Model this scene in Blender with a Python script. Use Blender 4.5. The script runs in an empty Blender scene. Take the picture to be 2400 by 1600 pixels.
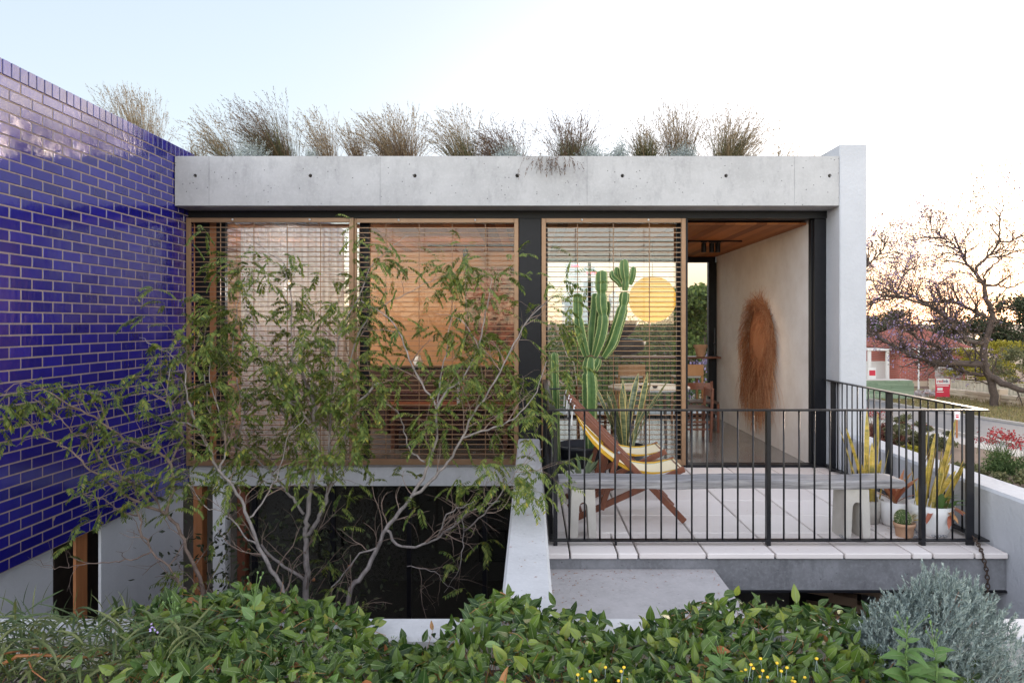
import bpy, math, random
import numpy as np
from mathutils import Vector, Matrix

# ------------------------------------------------------------------ camera, world, sun, exposure
SC = bpy.context.scene
COL = SC.collection
CAMZ = 1.63
F = 1600.0
VX, VY = 1243.0, 757.0
cam_d = bpy.data.cameras.new('camera'); cam = bpy.data.objects.new('camera', cam_d); COL.objects.link(cam)
cam.location = (0, 0, CAMZ); cam.rotation_euler = (math.radians(90), 0, 0)
cam_d.sensor_width = 36; cam_d.lens = F / 2400 * 36
cam_d.shift_x = -(VX - 1200) / 2400; cam_d.shift_y = -(800 - VY) / 2400
cam_d.clip_start = 0.05; cam_d.clip_end = 6000
SC.camera = cam
SUN_EL, SUN_AZ = math.radians(7), math.radians(37)      # low sun, behind the house to the right
W = bpy.data.worlds.new('World'); SC.world = W; W.use_nodes = True
nt = W.node_tree
bg = nt.nodes['Background']
sky = nt.nodes.new('ShaderNodeTexSky'); sky.sky_type = 'NISHITA'; sky.sun_disc = False
sky.sun_elevation = SUN_EL; sky.sun_rotation = SUN_AZ
sky.altitude = 50; sky.air_density = 1.0; sky.dust_density = 0.3; sky.ozone_density = 2.6
def wn(kind, **kw):
    n = nt.nodes.new(kind)
    for k, v in kw.items(): setattr(n, k, v)
    return n
def wl(a, b): nt.links.new(a, b)
# evening sky: bluer away from the sun, warm low down beside it, the sunset side dimmed and the sky behind the camera brightened to light the facade
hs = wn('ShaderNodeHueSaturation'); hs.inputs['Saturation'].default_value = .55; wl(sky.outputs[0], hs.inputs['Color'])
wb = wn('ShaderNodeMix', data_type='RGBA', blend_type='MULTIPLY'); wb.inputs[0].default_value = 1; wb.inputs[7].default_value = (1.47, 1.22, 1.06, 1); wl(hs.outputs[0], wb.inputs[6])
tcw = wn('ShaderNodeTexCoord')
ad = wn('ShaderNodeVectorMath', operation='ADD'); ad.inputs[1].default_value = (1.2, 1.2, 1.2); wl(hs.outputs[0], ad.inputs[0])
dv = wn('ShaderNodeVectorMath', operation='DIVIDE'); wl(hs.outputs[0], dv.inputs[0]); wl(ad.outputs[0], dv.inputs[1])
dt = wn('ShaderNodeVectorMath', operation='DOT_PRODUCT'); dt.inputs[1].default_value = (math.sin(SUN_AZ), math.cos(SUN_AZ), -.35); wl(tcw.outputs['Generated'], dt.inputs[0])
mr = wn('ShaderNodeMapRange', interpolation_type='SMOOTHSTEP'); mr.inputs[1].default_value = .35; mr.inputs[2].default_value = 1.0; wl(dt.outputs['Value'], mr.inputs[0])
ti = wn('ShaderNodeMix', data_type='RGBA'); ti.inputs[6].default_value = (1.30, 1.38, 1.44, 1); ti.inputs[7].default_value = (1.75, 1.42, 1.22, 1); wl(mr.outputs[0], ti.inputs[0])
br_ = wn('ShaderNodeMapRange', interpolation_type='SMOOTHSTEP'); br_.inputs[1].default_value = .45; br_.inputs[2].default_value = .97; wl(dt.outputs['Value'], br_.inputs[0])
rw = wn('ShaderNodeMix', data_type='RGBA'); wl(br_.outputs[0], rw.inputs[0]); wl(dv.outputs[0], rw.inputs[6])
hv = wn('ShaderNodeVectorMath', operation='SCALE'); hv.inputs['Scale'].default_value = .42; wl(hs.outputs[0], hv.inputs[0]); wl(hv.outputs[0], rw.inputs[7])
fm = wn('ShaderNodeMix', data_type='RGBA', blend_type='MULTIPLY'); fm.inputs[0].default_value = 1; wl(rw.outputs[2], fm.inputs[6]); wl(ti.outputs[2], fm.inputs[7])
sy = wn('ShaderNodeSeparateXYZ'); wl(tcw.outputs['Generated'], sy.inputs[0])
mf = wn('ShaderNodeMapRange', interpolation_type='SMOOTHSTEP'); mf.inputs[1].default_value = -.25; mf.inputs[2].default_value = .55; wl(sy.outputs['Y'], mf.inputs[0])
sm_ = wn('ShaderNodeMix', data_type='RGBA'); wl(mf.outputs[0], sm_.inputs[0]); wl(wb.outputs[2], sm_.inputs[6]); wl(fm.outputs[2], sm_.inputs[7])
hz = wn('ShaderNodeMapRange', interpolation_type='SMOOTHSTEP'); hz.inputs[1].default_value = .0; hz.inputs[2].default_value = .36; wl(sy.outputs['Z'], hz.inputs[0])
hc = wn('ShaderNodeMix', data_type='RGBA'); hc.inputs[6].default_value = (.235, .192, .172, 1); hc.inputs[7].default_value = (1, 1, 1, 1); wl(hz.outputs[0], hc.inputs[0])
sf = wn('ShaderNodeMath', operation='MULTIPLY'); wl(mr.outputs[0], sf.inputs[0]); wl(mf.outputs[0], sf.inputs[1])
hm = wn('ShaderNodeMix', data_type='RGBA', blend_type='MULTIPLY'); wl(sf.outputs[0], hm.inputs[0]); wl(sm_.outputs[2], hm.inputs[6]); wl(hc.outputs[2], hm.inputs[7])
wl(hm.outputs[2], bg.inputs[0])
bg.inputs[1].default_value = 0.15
sl = bpy.data.lights.new('sun', 'SUN'); sl.energy = 0.5; sl.angle = math.radians(10); sl.color = (1, .8, .62)
so = bpy.data.objects.new('sun', sl); COL.objects.link(so)
sd = Vector((math.sin(SUN_AZ) * math.cos(SUN_EL), math.cos(SUN_AZ) * math.cos(SUN_EL), math.sin(SUN_EL)))
so.rotation_euler = (-sd).to_track_quat('-Z', 'Y').to_euler(); so.location = (20, 40, 12)
SC.view_settings.view_transform = 'Standard'; SC.view_settings.look = 'None'
SC.view_settings.exposure = 2.86; SC.view_settings.gamma = 1.0
SC.render.engine = 'CYCLES'
SC.cycles.max_bounces = 8; SC.cycles.transparent_max_bounces = 24; SC.cycles.use_denoising = True
SC.cycles.sample_clamp_indirect = 8

def P(px, py, Y): return Vector(((px - VX) * Y / F, Y, CAMZ - (py - VY) * Y / F))
def PD(dx, dy, Y): return P(dx / .98, dy / .98, Y)
R = random.Random(7)
NR = np.random.default_rng(11)

# ------------------------------------------------------------------ materials
MATS = {}
def lk(t, a, b): t.links.new(a, b)
def rgba(c): return (c[0], c[1], c[2], 1)
def mk(name, c1, c2=None, c3=None, scale=6., rough=.6, bump=0., bscale=60., metal=0., coat=0., isl=False, transl=0.,
       stretch=(1, 1, 1), lo=.3, hi=.7, detail=8, spec=.5, bstretch=None, emit=None, rvar=0.):
    m = bpy.data.materials.new(name); m.use_nodes = True; t = m.node_tree; N = t.nodes
    b = N['Principled BSDF']; out = N['Material Output']
    b.inputs['Roughness'].default_value = rough; b.inputs['Metallic'].default_value = metal
    b.inputs['Specular IOR Level'].default_value = spec
    b.inputs['Coat Weight'].default_value = coat; b.inputs['Coat Roughness'].default_value = .06
    tc = N.new('ShaderNodeTexCoord'); mp = N.new('ShaderNodeMapping'); mp.inputs['Scale'].default_value = stretch
    lk(t, tc.outputs['Object'], mp.inputs[0])
    no = N.new('ShaderNodeTexNoise'); no.inputs['Scale'].default_value = scale; no.inputs['Detail'].default_value = detail
    no.inputs['Roughness'].default_value = .65
    lk(t, mp.outputs[0], no.inputs['Vector'])
    fac = no.outputs['Fac']
    if isl:
        ge = N.new('ShaderNodeNewGeometry'); mx = N.new('ShaderNodeMix'); mx.data_type = 'FLOAT'
        mx.inputs[0].default_value = .7
        lk(t, no.outputs['Fac'], mx.inputs[2]); lk(t, ge.outputs['Random Per Island'], mx.inputs[3]); fac = mx.outputs[0]
    ra = N.new('ShaderNodeValToRGB'); e = ra.color_ramp.elements
    c2 = c2 or c1
    e[0].position = lo; e[0].color = rgba(c1); e[1].position = hi; e[1].color = rgba(c2)
    if c3:
        n = e.new(min(.98, hi + .12)); n.color = rgba(c3)
    lk(t, fac, ra.inputs[0])
    lk(t, ra.outputs[0], b.inputs['Base Color'])
    if rvar:
        mr = N.new('ShaderNodeMapRange'); lk(t, no.outputs['Fac'], mr.inputs[0])
        mr.inputs[3].default_value = rough - rvar; mr.inputs[4].default_value = rough + rvar
        lk(t, mr.outputs[0], b.inputs['Roughness'])
    if bump:
        n2 = N.new('ShaderNodeTexNoise'); n2.inputs['Scale'].default_value = bscale; n2.inputs['Detail'].default_value = 6
        if bstretch:
            mp2 = N.new('ShaderNodeMapping'); mp2.inputs['Scale'].default_value = bstretch
            lk(t, tc.outputs['Object'], mp2.inputs[0]); lk(t, mp2.outputs[0], n2.inputs['Vector'])
        else: lk(t, tc.outputs['Object'], n2.inputs['Vector'])
        bp = N.new('ShaderNodeBump'); bp.inputs['Strength'].default_value = bump; bp.inputs['Distance'].default_value = .01
        lk(t, n2.outputs['Fac'], bp.inputs['Height']); lk(t, bp.outputs[0], b.inputs['Normal'])
    if transl:
        tr = N.new('ShaderNodeBsdfTranslucent'); ms = N.new('ShaderNodeMixShader'); ms.inputs[0].default_value = transl
        lk(t, ra.outputs[0], tr.inputs[0]); lk(t, b.outputs[0], ms.inputs[1]); lk(t, tr.outputs[0], ms.inputs[2])
        lk(t, ms.outputs[0], out.inputs[0])
    if emit:
        b.inputs['Emission Color'].default_value = rgba(emit[0]); b.inputs['Emission Strength'].default_value = emit[1]
    MATS[name] = m; return m

def concrete(name, base, dark, pit=.5, stain=.6, rough=.75):
    m = bpy.data.materials.new(name); m.use_nodes = True; t = m.node_tree; N = t.nodes; b = N['Principled BSDF']
    b.inputs['Roughness'].default_value = rough; b.inputs['Specular IOR Level'].default_value = .3
    tc = N.new('ShaderNodeTexCoord')
    n1 = N.new('ShaderNodeTexNoise'); n1.inputs['Scale'].default_value = 2.2; n1.inputs['Detail'].default_value = 10; n1.inputs['Roughness'].default_value = .7
    n2 = N.new('ShaderNodeTexNoise'); n2.inputs['Scale'].default_value = 45; n2.inputs['Detail'].default_value = 6
    mp = N.new('ShaderNodeMapping'); mp.inputs['Scale'].default_value = (1.5, 1.5, .55)
    n3 = N.new('ShaderNodeTexNoise'); n3.inputs['Scale'].default_value = 5; n3.inputs['Detail'].default_value = 9; n3.inputs['Roughness'].default_value = .75
    vo = N.new('ShaderNodeTexVoronoi'); vo.inputs['Scale'].default_value = 26; vo.inputs['Randomness'].default_value = 1
    for n in (n1, n2, vo): lk(t, tc.outputs['Object'], n.inputs['Vector'])
    lk(t, tc.outputs['Object'], mp.inputs[0]); lk(t, mp.outputs[0], n3.inputs['Vector'])
    def ramp(fac, p0, p1, a=0., z=1.):
        r = N.new('ShaderNodeMapRange'); lk(t, fac, r.inputs[0]); r.inputs[1].default_value = p0; r.inputs[2].default_value = p1
        r.inputs[3].default_value = a; r.inputs[4].default_value = z; return r.outputs[0]
    def mul(a, bb):
        x = N.new('ShaderNodeMath'); x.operation = 'MULTIPLY'
        for i, q in enumerate((a, bb)):
            if isinstance(q, float): x.inputs[i].default_value = q
            else: lk(t, q, x.inputs[i])
        return x.outputs[0]
    def mix(f, a, c):
        x = N.new('ShaderNodeMix'); x.data_type = 'RGBA'
        if isinstance(f, float): x.inputs[0].default_value = f
        else: lk(t, f, x.inputs[0])
        for i, q in ((6, a), (7, c)):
            if isinstance(q, tuple): x.inputs[i].default_value = rgba(q)
            else: lk(t, q, x.inputs[i])
        return x.outputs[2]
    c = mix(ramp(n1.outputs['Fac'], .38, .62), base, tuple(x * (.84 if base[0] > .3 else .6) for x in base))
    c = mix(mul(ramp(n3.outputs['Fac'], .52, .75), stain), c, dark)
    c = mix(mul(ramp(n2.outputs['Fac'], .5, .7), .35), c, tuple(min(1, x * 1.12) for x in base))
    # pinholes: only some cells, size from cell colour
    sep = N.new('ShaderNodeSeparateColor'); lk(t, vo.outputs['Color'], sep.inputs[0])
    sel = ramp(sep.outputs[0], .8, .82); size = ramp(sep.outputs[1], 0., 1., .05, .2)
    lt = N.new('ShaderNodeMath'); lt.operation = 'LESS_THAN'; lk(t, vo.outputs['Distance'], lt.inputs[0]); lk(t, size, lt.inputs[1])
    pf = mul(mul(sel, lt.outputs[0]), float(pit))
    c = mix(pf, c, tuple(x * .3 for x in dark))
    lk(t, c, b.inputs['Base Color'])
    bp = N.new('ShaderNodeBump'); bp.inputs['Strength'].default_value = .25; bp.inputs['Distance'].default_value = .004
    lk(t, n2.outputs['Fac'], bp.inputs['Height']); lk(t, bp.outputs[0], b.inputs['Normal'])
    MATS[name] = m; return m

def glassmat(name, tint=(.93, .95, .95), ior=1.7):
    m = bpy.data.materials.new(name); m.use_nodes = True; t = m.node_tree; N = t.nodes
    N.remove(N['Principled BSDF'])
    tr = N.new('ShaderNodeBsdfTransparent'); tr.inputs[0].default_value = rgba(tint)
    gl = N.new('ShaderNodeBsdfGlossy'); gl.inputs['Roughness'].default_value = .01
    fr = N.new('ShaderNodeFresnel'); fr.inputs[0].default_value = ior
    ms = N.new('ShaderNodeMixShader')
    lk(t, fr.outputs[0], ms.inputs[0]); lk(t, tr.outputs[0], ms.inputs[1]); lk(t, gl.outputs[0], ms.inputs[2])
    lk(t, ms.outputs[0], N['Material Output'].inputs[0]); MATS[name] = m; return m

concrete('beam_concrete', (.45, .45, .455), (.22, .22, .23), pit=.9, stain=.55)
concrete('wall_concrete', (.57, .57, .575), (.33, .33, .34), pit=.4, stain=.4)
concrete('dark_concrete', (.27, .275, .29), (.11, .11, .12), pit=.5, stain=.95)
concrete('deck_concrete', (.47, .45, .45), (.22, .2, .2), pit=.3, stain=.5)
mk('paver', (.70, .64, .61), (.78, .725, .695), scale=5, rough=.7, bump=.08, isl=True)
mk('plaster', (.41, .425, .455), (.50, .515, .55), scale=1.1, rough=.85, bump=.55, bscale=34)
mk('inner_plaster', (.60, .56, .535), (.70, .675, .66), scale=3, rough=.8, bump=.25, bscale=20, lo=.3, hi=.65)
mk('warm_plaster', (.40, .20, .095), (.46, .25, .125), scale=3, rough=.8, bump=.1)
mk('black_steel', (.006, .0065, .009), (.010, .0105, .014), scale=20, rough=.45, bump=.03, bscale=200, spec=.22)
mk('rail_steel', (.006, .006, .008), (.012, .012, .015), scale=30, rough=.36, bump=.05, bscale=180, spec=.35)
mk('bronze', (.225, .13, .07), (.265, .155, .086), scale=10, rough=.36, metal=.25)
mk('mortar', (.26, .195, .165), (.35, .27, .23), scale=30, rough=.9, bump=.3, bscale=120)
mk('ceiling_timber', (.21, .07, .026), (.40, .15, .055), scale=3, rough=.55, stretch=(9, .6, 9), isl=True, spec=.15)
mk('floor_polished', (.13, .125, .12), (.18, .175, .17), scale=3, rough=.18, rvar=.06)
mk('orange_timber', (.27, .10, .035), (.38, .155, .06), scale=5, rough=.5, stretch=(6, 6, .5))
mk('red_timber', (.12, .036, .018), (.20, .065, .03), scale=6, rough=.42, stretch=(3, 3, 3))
mk('oak_timber', (.38, .19, .08), (.48, .26, .12), scale=6, rough=.45, stretch=(5, 5, 1))
mk('dark_timber', (.03, .013, .009), (.055, .024, .015), scale=6, rough=.45, stretch=(1, 5, 5))
mk('weathered_timber', (.11, .105, .115), (.36, .35, .36), scale=5, rough=.8, stretch=(.5, 7, 9), bump=.6, bscale=14, bstretch=(.5, 9, 14), lo=.28, hi=.68)
mk('leg_concrete', (.40, .375, .34), (.48, .455, .42), scale=8, rough=.85, bump=.15, bscale=90)
mk('white_metal', (.75, .75, .76), scale=5, rough=.4)
mk('white_glaze', (.70, .69, .69), (.76, .755, .75), scale=4, rough=.35)
mk('black_pot', (.018, .02, .027), (.03, .032, .04), scale=8, rough=.45)
mk('terracotta', (.44, .25, .15), (.55, .35, .23), scale=9, rough=.85, bump=.1)
mk('soil', (.03, .022, .016), (.07, .05, .038), scale=30, rough=.95, bump=.6, bscale=60)
mk('mulch', (.05, .04, .034), (.16, .13, .11), scale=40, rough=.95, bump=.9, bscale=70)
mk('wood_chip', (.07, .055, .045), (.24, .21, .19), (.5, .47, .44), rough=.9, isl=True)
mk('canvas_cream', (.72, .62, .42), (.76, .67, .48), scale=60, rough=.9, bump=.1, bscale=300)
mk('canvas_yellow', (.66, .36, .03), (.72, .42, .04), scale=60, rough=.9, bump=.1, bscale=300)
mk('canvas_teal', (.03, .26, .30), (.04, .32, .36), scale=60, rough=.9)
mk('curtain', (.80, .79, .78), (.84, .83, .82), scale=20, rough=.9)
mk('book_dark', (.08, .02, .02), (.3, .12, .06), (.55, .5, .45), rough=.7, isl=True)
mk('bark_pale', (.13, .112, .105), (.37, .33, .31), scale=9, rough=.85, bump=.4, bscale=50, stretch=(3, 3, 1))
mk('bark_dark', (.05, .035, .028), (.11, .08, .065), scale=12, rough=.9, bump=.4, bscale=20)
mk('bark_brown', (.13, .085, .065), (.28, .21, .17), scale=12, rough=.9, bump=.4, bscale=60)
mk('feather_leaf', (.058, .105, .018), (.20, .235, .045), (.45, .34, .04), rough=.5, isl=True, transl=.3, scale=3, lo=.2, hi=.8, spec=.4)
mk('creeper_leaf', (.020, .052, .010), (.10, .165, .024), (.23, .27, .05), rough=.46, isl=True, transl=.2, scale=5, lo=.22, hi=.74, spec=.4)
mk('creeper_vein', (.16, .21, .09), (.2, .26, .12), rough=.5, isl=True)
mk('rust_leaf', (.28, .10, .03), (.36, .17, .06), rough=.6, isl=True, transl=.2)
mk('weed_leaf', (.10, .19, .05), (.17, .27, .09), rough=.5, isl=True, transl=.25)
mk('strap_leaf', (.045, .075, .022), (.13, .15, .05), rough=.45, isl=True, transl=.15)
mk('silver_leaf', (.15, .205, .20), (.34, .40, .375), rough=.75, isl=True, transl=.12)
mk('silver_shrub', (.24, .28, .27), (.40, .44, .43), rough=.8, isl=True, transl=.12)
mk('grass_olive', (.04, .046, .016), (.12, .115, .042), rough=.7, isl=True, transl=.2)
mk('grass_straw', (.15, .11, .06), (.30, .22, .125), rough=.75, isl=True, transl=.25)
mk('grass_brown', (.07, .04, .024), (.15, .09, .05), rough=.75, isl=True, transl=.2)
mk('cactus_skin', (.04, .095, .032), (.105, .185, .055), (.2, .19, .09), scale=11, rough=.5, spec=.35)
mk('cactus_rib', (.25, .31, .10), (.36, .41, .17), scale=20, rough=.55)
mk('cactus_spine', (.12, .09, .05), (.2, .15, .08), scale=30, rough=.8)
mk('snake_green', (.045, .075, .035), (.21, .23, .12), scale=24, rough=.45, stretch=(.3, .3, 1.6), lo=.4, hi=.6)
mk('snake_yellow', (.20, .19, .05), (.56, .40, .07), (.60, .46, .16), scale=20, rough=.5, stretch=(.4, .4, 1.4), lo=.36, hi=.6)
mk('leaf_edge', (.55, .42, .12), (.6, .48, .2), rough=.5)
mk('yellow_flower', (.75, .48, .02), (.8, .55, .05), rough=.8)
mk('violet_flower', (.32, .24, .52), (.42, .34, .6), rough=.8, isl=True)
mk('red_flower', (.28, .018, .025), (.42, .045, .045), rough=.7, isl=True)
mk('jacaranda_flower', (.20, .145, .27), (.33, .26, .40), rough=.8, isl=True, transl=.3)
mk('jacaranda_pod', (.10, .06, .045), (.22, .14, .09), rough=.85, isl=True, transl=.2)
mk('fibre', (.26, .10, .045), (.46, .215, .10), (.56, .35, .2), rough=.85, isl=True, scale=4)
mk('fibre_weave', (.17, .062, .028), (.32, .14, .06), scale=70, rough=.85, stretch=(1, 1, 3), bump=.5, bscale=120)
mk('asphalt', (.16, .155, .155), (.21, .205, .205), scale=6, rough=.9, bump=.2, bscale=80)
mk('verge', (.16, .125, .05), (.25, .2, .09), (.11, .13, .04), scale=.9, rough=.95, bump=.6, bscale=8)
mk('verge_blade', (.2, .16, .06), (.32, .25, .11), (.13, .16, .05), rough=.9, isl=True)
mk('ground_soil', (.13, .085, .06), (.2, .13, .09), (.1, .11, .05), scale=.8, rough=.95, bump=.5, bscale=10)
mk('kerb', (.42, .38, .35), (.5, .46, .42), scale=4, rough=.9)
mk('limestone', (.42, .32, .23), (.58, .47, .35), scale=2.5, rough=.9, bump=.6, bscale=8, isl=True)
mk('fence_metal', (.50, .44, .34), (.54, .48, .38), scale=2, rough=.6)
mk('green_timber', (.20, .28, .19), (.30, .38, .27), scale=4, rough=.8, isl=True)
mk('pole_white', (.62, .6, .58), scale=3, rough=.6)
mk('roof_tile', (.22, .06, .045), (.32, .095, .065), scale=3, rough=.8, stretch=(1, 1, 6))
mk('sign_white', (.72, .71, .70), rough=.5)
mk('sign_red', (.55, .02, .05), rough=.5)
mk('sign_navy', (.03, .03, .12), rough=.5)
mk('rubble', (.38, .33, .31), (.5, .46, .45), (.35, .16, .12), rough=.9, isl=True)
mk('tree_far', (.06, .095, .025), (.17, .215, .055), rough=.7, isl=True, transl=.4)
mk('tree_dark', (.022, .032, .014), (.05, .062, .025), rough=.7, isl=True, transl=.2)
mk('bush_yellow', (.22, .2, .02), (.36, .3, .03), rough=.7, isl=True, transl=.3)
mk('bush_green', (.045, .09, .025), (.12, .18, .055), rough=.7, isl=True, transl=.3)
mk('bush_red', (.16, .055, .04), (.25, .1, .07), rough=.8, isl=True, transl=.2)
mk('bush_olive', (.09, .1, .04), (.18, .17, .08), rough=.8, isl=True, transl=.2)
mk('tower_glass', (.45, .52, .56), (.55, .6, .63), scale=.05, rough=.3)  # distance haze over the towers is mixed into this pale colour
mk('red_light', (.8, .03, .05), emit=((1, .05, .08), 1.2))
mk('chain_steel', (.22, .23, .25), (.32, .33, .36), scale=40, rough=.4, metal=.7)
mk('chain_rust', (.05, .035, .028), (.10, .065, .045), scale=40, rough=.8, metal=.2)
mk('painting', (.02, .012, .012), (.30, .11, .075), (.42, .30, .21), scale=5.5, rough=.6, lo=.36, hi=.6, detail=5)
mk('picture', (.02, .02, .022), (.1, .095, .09), scale=6, rough=.6)
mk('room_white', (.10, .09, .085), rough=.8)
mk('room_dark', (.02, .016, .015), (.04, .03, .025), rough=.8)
mk('screen_brick', (.30, .20, .13), (.40, .28, .19), scale=12, rough=.9, isl=True, bump=.3)
mk('lantern_paper', (.48, .27, .05), (.52, .30, .06), scale=6, rough=.9, emit=((1., .52, .05), .10))
mk('lamp_glow', (.9, .7, .4), emit=((1., .66, .3), 1.5))
mk('sofa', (.04, .014, .014), (.06, .022, .02), scale=30, rough=.9)
mk('aloe', (.12, .17, .08), (.19, .23, .12), rough=.5, isl=True)
mk('bromeliad', (.36, .11, .06), (.42, .22, .09), rough=.5, isl=True)
glassmat('glass', ior=2.3); glassmat('open_glass', ior=1.35); glassmat('clear_glass', ior=1.65); glassmat('rear_glass', ior=1.35); glassmat('dark_glass', tint=(.6, .62, .62), ior=1.5)

def sheer():
    m = MATS['curtain']; t = m.node_tree; N = t.nodes; b = N['Principled BSDF']
    tr = N.new('ShaderNodeBsdfTransparent'); tl = N.new('ShaderNodeBsdfTranslucent'); tl.inputs[0].default_value = (.7, .68, .66, 1)
    m1 = N.new('ShaderNodeMixShader'); m1.inputs[0].default_value = .5; m2 = N.new('ShaderNodeMixShader'); m2.inputs[0].default_value = .8
    lk(t, b.outputs[0], m1.inputs[1]); lk(t, tl.outputs[0], m1.inputs[2])
    lk(t, tr.outputs[0], m2.inputs[1]); lk(t, m1.outputs[0], m2.inputs[2]); lk(t, m2.outputs[0], N['Material Output'].inputs[0])
sheer()

def brick_glaze():
    m = bpy.data.materials.new('brick_glaze'); m.use_nodes = True; t = m.node_tree; N = t.nodes; b = N['Principled BSDF']
    ge = N.new('ShaderNodeNewGeometry'); ra = N.new('ShaderNodeValToRGB'); e = ra.color_ramp.elements
    e[0].position = 0; e[0].color = (.011, .009, .18, 1); e[1].position = 1; e[1].color = (.024, .019, .28, 1)
    lk(t, ge.outputs['Random Per Island'], ra.inputs[0])
    tc = N.new('ShaderNodeTexCoord'); no = N.new('ShaderNodeTexNoise'); no.inputs['Scale'].default_value = 14; no.inputs['Detail'].default_value = 5
    lk(t, tc.outputs['Object'], no.inputs['Vector'])
    mx = N.new('ShaderNodeMix'); mx.data_type = 'RGBA'; mx.blend_type = 'MULTIPLY'; mx.inputs[0].default_value = .35
    lk(t, ra.outputs[0], mx.inputs[6]); lk(t, no.outputs['Color'], mx.inputs[7]); lk(t, mx.outputs[2], b.inputs['Base Color'])
    b.inputs['Roughness'].default_value = .13; b.inputs['IOR'].default_value = 1.6
    b.inputs['Coat Weight'].default_value = .6; b.inputs['Coat Roughness'].default_value = .07
    n2 = N.new('ShaderNodeTexNoise'); n2.inputs['Scale'].default_value = 9; n2.inputs['Detail'].default_value = 3
    mp = N.new('ShaderNodeMapping'); mp.inputs['Scale'].default_value = (1, 2.2, .7)
    lk(t, tc.outputs['Object'], mp.inputs[0]); lk(t, mp.outputs[0], n2.inputs['Vector'])
    bp = N.new('ShaderNodeBump'); bp.inputs['Strength'].default_value = .11; bp.inputs['Distance'].default_value = .02
    lk(t, n2.outputs['Fac'], bp.inputs['Height']); lk(t, bp.outputs[0], b.inputs['Normal']); lk(t, bp.outputs[0], b.inputs['Coat Normal'])
    MATS['brick_glaze'] = m
brick_glaze()
def red_brick():
    m = bpy.data.materials.new('red_brick'); m.use_nodes = True; t = m.node_tree; N = t.nodes; b = N['Principled BSDF']
    b.inputs['Roughness'].default_value = .85
    tc = N.new('ShaderNodeTexCoord'); mp = N.new('ShaderNodeMapping'); mp.inputs['Rotation'].default_value = (math.radians(90), 0, 0)
    br = N.new('ShaderNodeTexBrick'); br.inputs['Scale'].default_value = 1; br.inputs['Brick Width'].default_value = .46
    br.inputs['Row Height'].default_value = .17; br.inputs['Mortar Size'].default_value = .02
    br.inputs['Color1'].default_value = (.38, .085, .06, 1); br.inputs['Color2'].default_value = (.29, .065, .05, 1); br.inputs['Mortar'].default_value = (.36, .25, .21, 1)
    lk(t, tc.outputs['Object'], mp.inputs[0]); lk(t, mp.outputs[0], br.inputs[0]); lk(t, br.outputs[0], b.inputs['Base Color'])
    MATS['red_brick'] = m
red_brick()

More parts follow.
